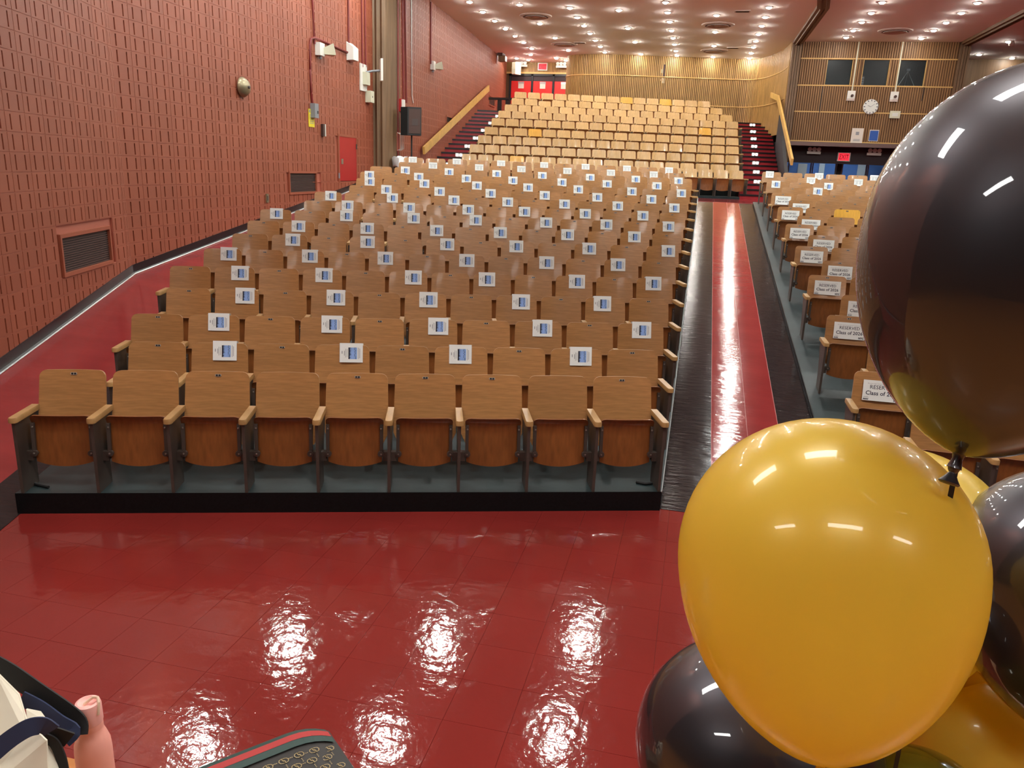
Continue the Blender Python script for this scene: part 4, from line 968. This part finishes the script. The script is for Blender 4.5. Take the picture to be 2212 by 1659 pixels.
p = on_w(1072, 112, W3)+N3*.25; e = empty('ceiling_speaker', (p.x, p.y, p.z)); MB().box(-.12, .12, -.3, .3, -.18, .3).build('bracket', 'grille_dark', e); MB().tube([(0, 0, .3), (0, 0, CEIL-p.z)], .03, 6).build('stem', 'chair_metal', e); MB().box(-.1, .22, -.16, .2, -.42, -.18).build('body', 'brown_panel', e); tag(e, 'dark bracketed device high at the end of the block wall', 'device')
# booth wall fittings
def bfit(px, py): p_ = by(px, py); p_.y = YB-.03; return p_
for k, (px, py, cx_) in enumerate(((1838, 206, 1852), (1931, 208, 1948))):
    e = empty('wall_box', bfit(px, py)); MB().box(-.14, .14, -.05, 0, -.16, .16).build('plate', 'white_box', e); MB().lathe([(0, 0), (.05, 0), (.05, .08), (0, .09)], 12, mt=Matrix.Translation((.03, -.05, -.02)) @ RX).build('lens', 'grille_dark', e)
    MB().add([(-.16, -.06, -.2), (.14, -.06, -.2), (.14, -.05, -.12), (-.14, -.05, -.12)], [(0, 1, 2, 3)]).build('lip', 'vent_grey', e)
    tag(e, ('white wall box between the left and middle booth windows', 'white wall box between the middle and right booth windows')[k], 'box', 'boxes under the booth windows')
    q = by(px, py); o = MB().box(-.02, .02, -.06, -.03, 0, CEIL-q.z-.16).build('conduit', 'cream_box'); o.location = (q.x+.01, YB, q.z+.16); tag(o, ('white vertical conduit above the left booth wall box', 'white vertical conduit above the right booth wall box')[k], 'pipe', 'booth conduits')
e = empty('wall_clock', bfit(1880, 231)); RXc = Matrix.Rotation(math.pi/2, 4, 'X')
MB().lathe([(0, 0), (.27, 0), (.27, .05), (.255, .06), (0, .058)], 36, mt=RXc).build('face', 'clock_face', e)
mk = MB()
for k in range(12): mk.box(-.013, .013, -.066, -.058, .2, .255, mt=Matrix.Rotation(k*math.pi/6, 4, 'Y'))
mk.build('hour_mark', 'ink', e); MB().box(-.006, .006, -.07, -.062, 0, .17, mt=Matrix.Rotation(.9, 4, 'Y')).build('hand', 'print_grey', e); MB().box(-.008, .008, -.07, -.062, 0, .12, mt=Matrix.Rotation(-1.2, 4, 'Y')).build('hand', 'print_grey', e)
tag(e, 'round white clock under the middle booth window', 'clock')
e = empty('wall_speaker', bfit(1932, 248)); MB().box(-.18, .18, -.09, 0, -.13, .13).build('case', 'cream_box', e); MB().box(-.1, .1, -.096, -.09, -.06, .06).build('grille', 'clock_face', e); tag(e, 'cream rectangular box to the right of the clock', 'box')
e = empty('notice_poster', bfit(1851, 293)); MB().box(-.21, .21, -.015, 0, -.27, .27).build('sheet', 'poster_white', e)
nb = MB(); nb.box(-.06, .06, -.017, -.015, .02, .14); nb.box(-.12, .12, -.017, -.015, -.2, -.17); nb.box(-.12, .12, -.017, -.015, -.15, -.13); nb.build('text_lines', 'print_grey', e); tag(e, 'large off-white poster low on the booth wall', 'poster')
e = empty('blue_poster', bfit(1887, 293)); MB().box(-.17, .17, -.015, 0, -.21, .21).build('frame', 'poster_white', e); MB().box(-.15, .15, -.018, -.015, -.19, .18).build('sheet', 'poster_blue', e); tag(e, 'blue framed poster beside the off-white one', 'poster')
o = MB().box(-.012, .012, -.06, -.035, -.95, 0).build('wall_cable', 'frame_black'); q = by(1781, 187); o.location = (q.x-.06, YB, q.z); tag(o, 'dark cable hanging below the left booth window', 'cable')
o = MB().box(-.01, .01, -.06, -.035, -.5, 0).build('wall_cable', 'frame_black'); q = by(1994, 188); o.location = (q.x+.02, YB, q.z); tag(o, 'dark cable hanging below the right booth window', 'cable')
p = on_z(1619, 93, CEIL-.12); e = empty('ceiling_camera', (p.x, p.y, CEIL)); MB().lathe([(0, 0), (.07, 0), (.07, -.05), (0, -.05)], 14).build('base', 'white_box', e); MB().box(-.07, .07, -.2, .06, -.17, -.05).build('body', 'white_box', e); tag(e, 'small white camera on the ceiling before the curved wall', 'camera')
p = on_z(2185, 96, CEIL-.12); e = empty('ceiling_camera', (p.x, p.y, CEIL)); MB().lathe([(0, 0), (.07, 0), (.07, -.05), (0, -.05)], 14).build('base', 'white_box', e); MB().lathe([(0, -.2), (.08, -.17), (.1, -.1), (.08, -.05)], 14).build('dome', 'white_box', e); tag(e, 'small white dome on the ceiling above the black balloon', 'camera')
zc = on_y(1430, 155, 37.9); 
e = empty('wall_fixture', (zc.x, 37.78, zc.z)); MB().box(-.14, .14, -.1, 0, -.28, .28).build('case', 'grille_dark', e); MB().box(-.06, .06, -.12, -.1, -.08, .08).build('cover', 'brass_grey', e); tag(e, 'dark square fixture in the middle of the curved wood wall', 'fixture')
zc = on_y(1429.5, 174, 37.9); e = empty('wall_box', (zc.x, 37.78, zc.z)); MB().box(-.12, .12, -.08, 0, -.13, .13).build('case', 'clock_face', e); MB().lathe([(0, .08), (.06, .08), (.05, .1), (0, .1)], 14, mt=RX).build('lens', 'vent_grey', e); tag(e, 'pale square box below the dark fixture on the curved wall', 'box')
# loudspeaker on stand, bin
YSP = 22.3
c0 = on_y(889, 350, YSP); base = Vector((c0.x, YSP, ZC))
sp = on_y(888, 263, YSP)
e = empty('speaker_stand', base); MB().tube([(0, 0, .25), (0, 0, sp.z-.38-ZC)], .025, 10).build('pole', 'speaker_black', e)
for k in range(3):
    a_ = k*2*math.pi/3+.4; MB().tube([(0, 0, .75), (.3*math.cos(a_), .3*math.sin(a_), .02)], .018, 8).build('leg', 'speaker_black', e)
MB().lathe([(0, .7), (.04, .7), (.04, .8), (0, .8)], 12).build('collar', 'speaker_black', e); tag(e, 'black tripod stand under the loudspeaker', 'stand')
e = empty('loudspeaker', (sp.x, YSP, sp.z-.38), .35)
MB().prism([(-.28, .22), (-.3, -.05), (-.1, -.25), (.28, -.25), (.3, -.2), (.24, .22)], 0, .77).build('cabinet', 'speaker_black', e)
MB().box(-.06, .27, -.262, -.25, .05, .72).build('grille', 'grille_dark', e); MB().box(.03, .2, -.27, -.262, .27, .45).build('horn', 'vent_slot', e); tag(e, 'black loudspeaker on a pole before the rear block wall', 'speaker')
c0 = on_y(856, 350, 23.0); e = empty('trash_bin', (-8.62, 22.0, ZC)); MB().lathe([(0, 0), (.16, 0), (.19, .8), (.2, .82), (0, .82)], 20).build('bin', 'trash_black', e, True)
lz = MB(); lz.lathe([(.195, .62), (.215, .64), (.225, .8), (.21, .9), (.18, .88), (.08, .8), (0, .78)], 14); 
for q in lz.v: q += Vector((random.uniform(-.02, .02), random.uniform(-.02, .02), random.uniform(-.04, .04)))
lz.build('liner', 'liner_white', e, True); tag(e, 'black trash bin with a white liner behind the last row', 'bin')
# floor chains hanging under the front row ends
for nm, pts, lab in (('L', [(52, 1010), (54, 1022), (62, 1035), (78, 1046), (105, 1052)], 'dark cord curling under the leftmost front-row seat'), ('R', [(1424, 1018), (1422, 1034), (1412, 1043), (1394, 1045), (1374, 1041)], 'dark cord curling under the front-row seat beside the aisle')):
    P = []
    for k, (x, y) in enumerate(pts):
        if k == 0: q = on_plane(x, y, V, 6.02)
        else: q = on_z(x, y, .012)
        P.append(q)
    P[0].z = max(P[0].z, .1)
    o = MB().tube(P, .011, 6).build('cord', 'black_strap', smooth=True); tag(o, lab, 'cord', 'cords under the front row')
# ================================================================== STAGE LIGHTS (above and behind the camera)
for k, x in enumerate((-4.4, .05, 4.5)):
    e = empty('apron_light', (x, 3.1, 7.1)); MB().box(-1.3, 1.3, -.42, .42, -.02, .16).build('housing', 'dark_wall', e); MB().box(-1.25, 1.25, -.38, .38, -.04, -.021).build('diffuser', 'lens_stage', e)
    for q_ in (-1.0, 1.0): MB().tube([(q_, 0, .16), (q_, 0, CEIL-7.1)], .012, 6).build('hanger', 'chair_metal', e)
    tag(e, f'hanging apron light bank, {ORD[k+1]} from the left above the front floor', 'light', 'apron light banks')

for k, x in enumerate((-4.0, 0.4, 4.8)):
    e = empty('border_light', (x, -2.4, 6.3)); MB().box(-1.1, 1.1, -.2, .2, -.02, .16).build('housing', 'dark_wall', e); MB().box(-1.05, 1.05, -.16, .16, -.04, -.021).build('diffuser', 'lens_stage', e)
    for q_ in (-.8, .8): MB().tube([(q_, 0, .16), (q_, 0, CEIL-6.3)], .012, 6).build('hanger', 'chair_metal', e)
    tag(e, f'hanging border light over the stage, {ORD[k+1]} from the left', 'light', 'stage border lights')

# ================================================================== FOREGROUND
# bottle
q = at_depth(200, 1560, 1.69); bx_, by_ = -1.155, 1.155
e = empty('water_bottle', (bx_, by_, STAGE))
MB().lathe([(0, 0), (.038, 0), (.0425, .006), (.0425, .165), (.041, .185), (.034, .205), (.0295, .215), (.029, .222)], 40).build('body', 'pink_bottle', e, True)
MB().lathe([(.029, .222), (.0292, .226), (.0292, .235), (.029, .236)], 36).build('neck_ring', 'pink_bottle', e, True)
MB().lathe([(.0295, .236), (.0305, .24), (.030, .276), (.0275, .284), (.022, .286), (.018, .282), (.012, .278), (0, .277)], 40).build('cap', 'pink_cap', e, True)
MB().tube([(-.008, -.004, .279), (.006, .012, .290), (.02, .012, .292), (.029, .004, .286), (.032, -.002, .272), (.031, -.004, .262)], .0035, 8).build('cord_loop', 'cord_beige', e, True)
for c_ in e.children: c_.scale = (.86, .86, 1)
tag(e, 'matte pink water bottle with a cord loop on the cap', 'bottle')
# patterned bag
ca = Vector((-.662, 1.275, 0)); d1 = Vector((-.145, -.15, 0)).normalized(); d2 = Vector((.16, -.13, 0)).normalized()
rotz = math.atan2(d1.y, d1.x)
e = empty('patterned_bag', (ca.x+d1.x*.16+d2.x*.1, ca.y+d1.y*.16+d2.y*.1, STAGE)); BL, BWd, BHt = .34, .20, .262
def bagpt(s, t, z): return d1*(s-.16) + d2*(t-.1) + Vector((0, 0, z))
ns, nt_ = 16, 8
def bag_z(s, t): 
    a_ = s/BL; return BHt - .02*max(0, (.09-s)/.09)**2*1.6 - .015*a_ - .012*(t/BWd)
bm_ = MB(); idx = lambda i, j: i*(nt_+1)+j
vs = []
for i in range(ns+1):
    for j in range(nt_+1): s, t = BL*i/ns, BWd*j/nt_; vs.append(bagpt(s, t, bag_z(s, t)))
tops = len(vs)
fs = [(idx(i, j), idx(i+1, j), idx(i+1, j+1), idx(i, j+1)) for i in range(ns) for j in range(nt_)]
per = [(i, 0) for i in range(ns)]+[(ns, j) for j in range(nt_)]+[(i, nt_) for i in range(ns, 0, -1)]+[(0, j) for j in range(nt_, 0, -1)]
for i, j in per: s, t = BL*i/ns, BWd*j/nt_; vs.append(bagpt(BL/2+(s-BL/2)*1.03, BWd/2+(t-BWd/2)*1.03, 0))
for k in range(len(per)): a0, a1 = per[k], per[(k+1) % len(per)]; fs.append((idx(*a0), tops+k, tops+(k+1) % len(per), idx(*a1)))
bm_.add(vs, fs); bm_.build('body', 'bag_black', e, True)
for t0, t1, m_, lift in ((-.006, .010, 'bag_green', .004), (.010, .026, 'bag_red', .0045), (.026, .044, 'bag_green', .004)):
    sm = MB(); vs = []
    for i in range(ns+1):
        s = BL*i/ns*.97+.006
        for t in (t0, t1): vs.append(bagpt(s, t, bag_z(s, max(0, t))+lift-(.006 if t < 0 else 0)))
    sm.add(vs, [(2*i, 2*i+1, 2*i+3, 2*i+2) for i in range(ns)]); sm.build('stripe', m_, e)
pt = MB(); gv, gf = text_mesh('G', .022, -.0002)
for i in range(12):
    for j in range(6):
        s = .028+i*.031+(.0155 if j % 2 else 0); t = .066+j*.026
        if s > BL-.02 or t > BWd-.01: continue
        base_ = bagpt(s, t, bag_z(s, t)+.002); z_ = Vector((0, 0, 1))
        for sg, ox in ((1, -.006), (-1, .006)):
            pt.add([base_ + d1*(-(sg*(p.x)+ox*.6)) + d2*(-sg*(p.y-.0075)) for p in gv], gf)
        for k in (1, 2, 3): 
            for dd in (d1, d2): c = base_+dd*(.011+k*.0032) if dd is d1 else base_+dd*(.009+k*.004); pt.add([c+d1*.001+d2*.001, c-d1*.001+d2*.001, c-d1*.001-d2*.001, c+d1*.001-d2*.001], [(0, 1, 2, 3)])
pt.build('monogram_print', 'bag_gold', e)
tag(e, 'dark monogrammed bag with a green and red stripe at the bottom edge', 'bag')
# tote bag
e = empty('tote_bag', (-1.42, 1.02, STAGE)); O = Vector(e.location)
tb = MB(); prof = [(0, .17, .11), (.08, .20, .13), (.2, .20, .12), (.3, .175, .09), (.36, .13, .05), (.385, .10, .03)]
n = 28; vs = []
for z, a_, c_ in prof:
    for k in range(n):
        th = 2*math.pi*k/n; sq = lambda q: math.copysign(abs(q)**.7, q); wob = 1+.05*math.sin(3*th+z*14)+.03*math.sin(5*th-z*9)
        vs.append((a_*sq(math.cos(th))*wob, c_*sq(math.sin(th))*wob-.05*z, z))
fs = [(i*n+k, i*n+(k+1) % n, (i+1)*n+(k+1) % n, (i+1)*n+k) for i in range(len(prof)-1) for k in range(n)]+[tuple(range(n))[::-1], tuple(range((len(prof)-1)*n, len(prof)*n))]
tb.add(vs, fs); tb.build('body', 'canvas', e, True)
def L_(x, y, d): return at_depth(x, y, d)-O
def cloth(name, pts):
    P = [L_(*q) for q in pts]; n_ = len(P); off = FWD*.004
    MB().add(P+[p_+off for p_ in P], [tuple(range(n_)), tuple(range(n_, 2*n_))[::-1]]+[(k, (k+1) % n_, n_+(k+1) % n_, n_+k) for k in range(n_)]).build(name, 'canvas', e)
cloth('flap', [(-20, 1440, 1.56), (40, 1500, 1.56), (58, 1560, 1.53), (100, 1600, 1.5), (105, 1700, 1.48), (-20, 1700, 1.48)])
cloth('gusset', [(95, 1612, 1.53), (122, 1612, 1.56), (140, 1670, 1.55), (100, 1680, 1.50)])
cloth('inner_fold', [(56, 1532, 1.555), (86, 1538, 1.57), (102, 1560, 1.56), (60, 1568, 1.54)])
vn = -FWD
def strap(pts, wid, m_, name):
    P = [L_(x, y, d) for x, y, d in pts]; sm = []
    for i in range(len(P)-1):
        for k in range(5): sm.append(P[i].lerp(P[i+1], k/5))
    sm.append(P[-1])
    for _ in range(4): sm = [sm[0]]+[(sm[i-1]+sm[i]*2+sm[i+1])/4 for i in range(1, len(sm)-1)]+[sm[-1]]
    MB().ribbon(sm, wid, .004, vn).build(name, m_, e, True)
strap([(-30, 1426, 1.6), (20, 1452, 1.6), (80, 1495, 1.6), (140, 1535, 1.6), (172, 1562, 1.6), (168, 1588, 1.59)], .040, 'black_strap', 'shoulder_strap')
strap([(46, 1508, 1.585), (90, 1530, 1.585), (130, 1562, 1.585), (165, 1578, 1.58), (140, 1600, 1.575)], .030, 'navy_strap', 'handle')
strap([(-20, 1632, 1.47), (20, 1597, 1.475), (62, 1570, 1.48), (95, 1566, 1.49), (112, 1578, 1.5)], .034, 'navy_strap', 'handle')
strap([(92, 1592, 1.53), (118, 1602, 1.54), (134, 1640, 1.545), (142, 1690, 1.54)], .020, 'black_strap', 'edge_binding')
strap([(88, 1595, 1.53), (110, 1585, 1.54), (150, 1598, 1.56)], .034, 'black_strap', 'buckle_strap')
tag(e, 'cream canvas tote bag with navy handles in the bottom left corner', 'bag')

# balloons
def balloon_profile(w_, h_, n=40):
    """radius w_/2; z from 0 (neck) to h_ (crown)"""
    out = [(.0035, -.012), (.006, -.012), (.004, -.004), (.005, 0)]
    for k in range(1, n+1):
        t = k/n; z = h_*(1-math.cos(math.pi*t))/2; s = z/h_
        zc_ = .585                                    # widest point
        if s >= zc_: r = math.sqrt(max(0, 1-((s-zc_)/(1-zc_))**2))
        else:
            q = 1-s/zc_; r = max(0.0, 1-q*q)**.62
        out.append((r*w_/2, z))
    return out
def balloon(px, py, depth, wpx, hpx, m_, label, lean=(0, 0), knot_m=None):
    """centre of the widest ring at pixel (px,py); lean = tilt of the crown (right, away)"""
    w_ = wpx/F_PX*depth; h_ = hpx/F_PX*depth; c = at_depth(px, py, depth)
    ax = (UP*1.0 + RIGHT*lean[0] + FWD*lean[1]).normalized(); q = Vector((0, 0, 1)).rotation_difference(ax)
    root = empty('balloon', c - ax*(h_*.585)); root.rotation_mode = 'QUATERNION'; root.rotation_quaternion = q
    MB().lathe(balloon_profile(w_, h_), 64).build('skin', m_, root, True)
    kn = MB(); kn.lathe([(.0, -.006), (.006, -.007), (.008, -.012), (.006, -.018), (.004, -.02), (.009, -.027), (.0125, -.031), (.011, -.033), (.0, -.029)], 14)
    ko = kn.build('knot', knot_m or m_, root, True); ko.scale = (.7, .7, .8)
    tag(root, label, 'balloon', 'gold and black balloons'); return root, root.location.copy()
B = []
B.append(balloon(1781, 1211, .78, 619, 742, 'balloon_gold', 'large gold balloon in front of all the others', (.02, .0)))
B.append(balloon(2243, 505, .66, 698, 868, 'balloon_black', 'large shiny black balloon at the upper right', (.36, .0)))
B.append(balloon(1632, 1610, 1.05, 512, 560, 'balloon_black', 'black balloon below and left of the large gold one', (.0, .0)))
B.append(balloon(2335, 1255, .98, 520, 600, 'balloon_black', 'black balloon cut off by the right picture edge', (.05, .0)))
B.append(balloon(1925, 1190, 1.15, 480, 545, 'balloon_gold', 'gold balloon peeking out behind the large gold one', (.0, .0)))
B.append(balloon(1990, 1425, 1.20, 290, 350, 'balloon_gold', 'small gold balloon right below the large gold one', (.25, .0)))
B.append(balloon(2095, 1590, 1.12, 250, 310, 'balloon_gold', 'small gold balloon at the lower right beside the black one', (-.1, .0)))
B.append(balloon(1972, 1760, 1.0, 330, 330, 'balloon_olive', 'olive-tinted dark balloon at the bottom edge', (0, .0)))
B.append(balloon(2345, 1610, 1.28, 440, 520, 'balloon_black', 'black balloon in the lower right corner', (0, .0)))
anchor = at_depth(1900, 2150, 1.15)
for k, (root, p) in enumerate(B):
    mid = p.lerp(anchor, .5)+Vector((.01*(k-3), 0, -.03))
    P = [p.lerp(mid, t/4) for t in range(4)]+[mid.lerp(anchor, t/4) for t in range(5)]
    st = MB().ribbon(P, .005, .0006, vn).build('ribbon', 'black_strap', None, True); st.parent = root; st.matrix_parent_inverse = (Matrix.Translation(root.location) @ root.rotation_quaternion.to_matrix().to_4x4()).inverted()
wt = empty('balloon_weight', (anchor.x, anchor.y, STAGE)); hh = max(.05, anchor.z-STAGE)
MB().lathe([(0, 0), (.05, 0), (.055, .02), (.05, .05), (.02, .055), (0, .055)], 20).build('base', 'balloon_gold', wt, True); MB().tube([(0, 0, .05), (0, 0, hh)], .004, 6).build('tie', 'black_strap', wt); tag(wt, 'gold weight holding the balloon ribbons on the stage', 'weight')
bpy.context.view_layer.update()
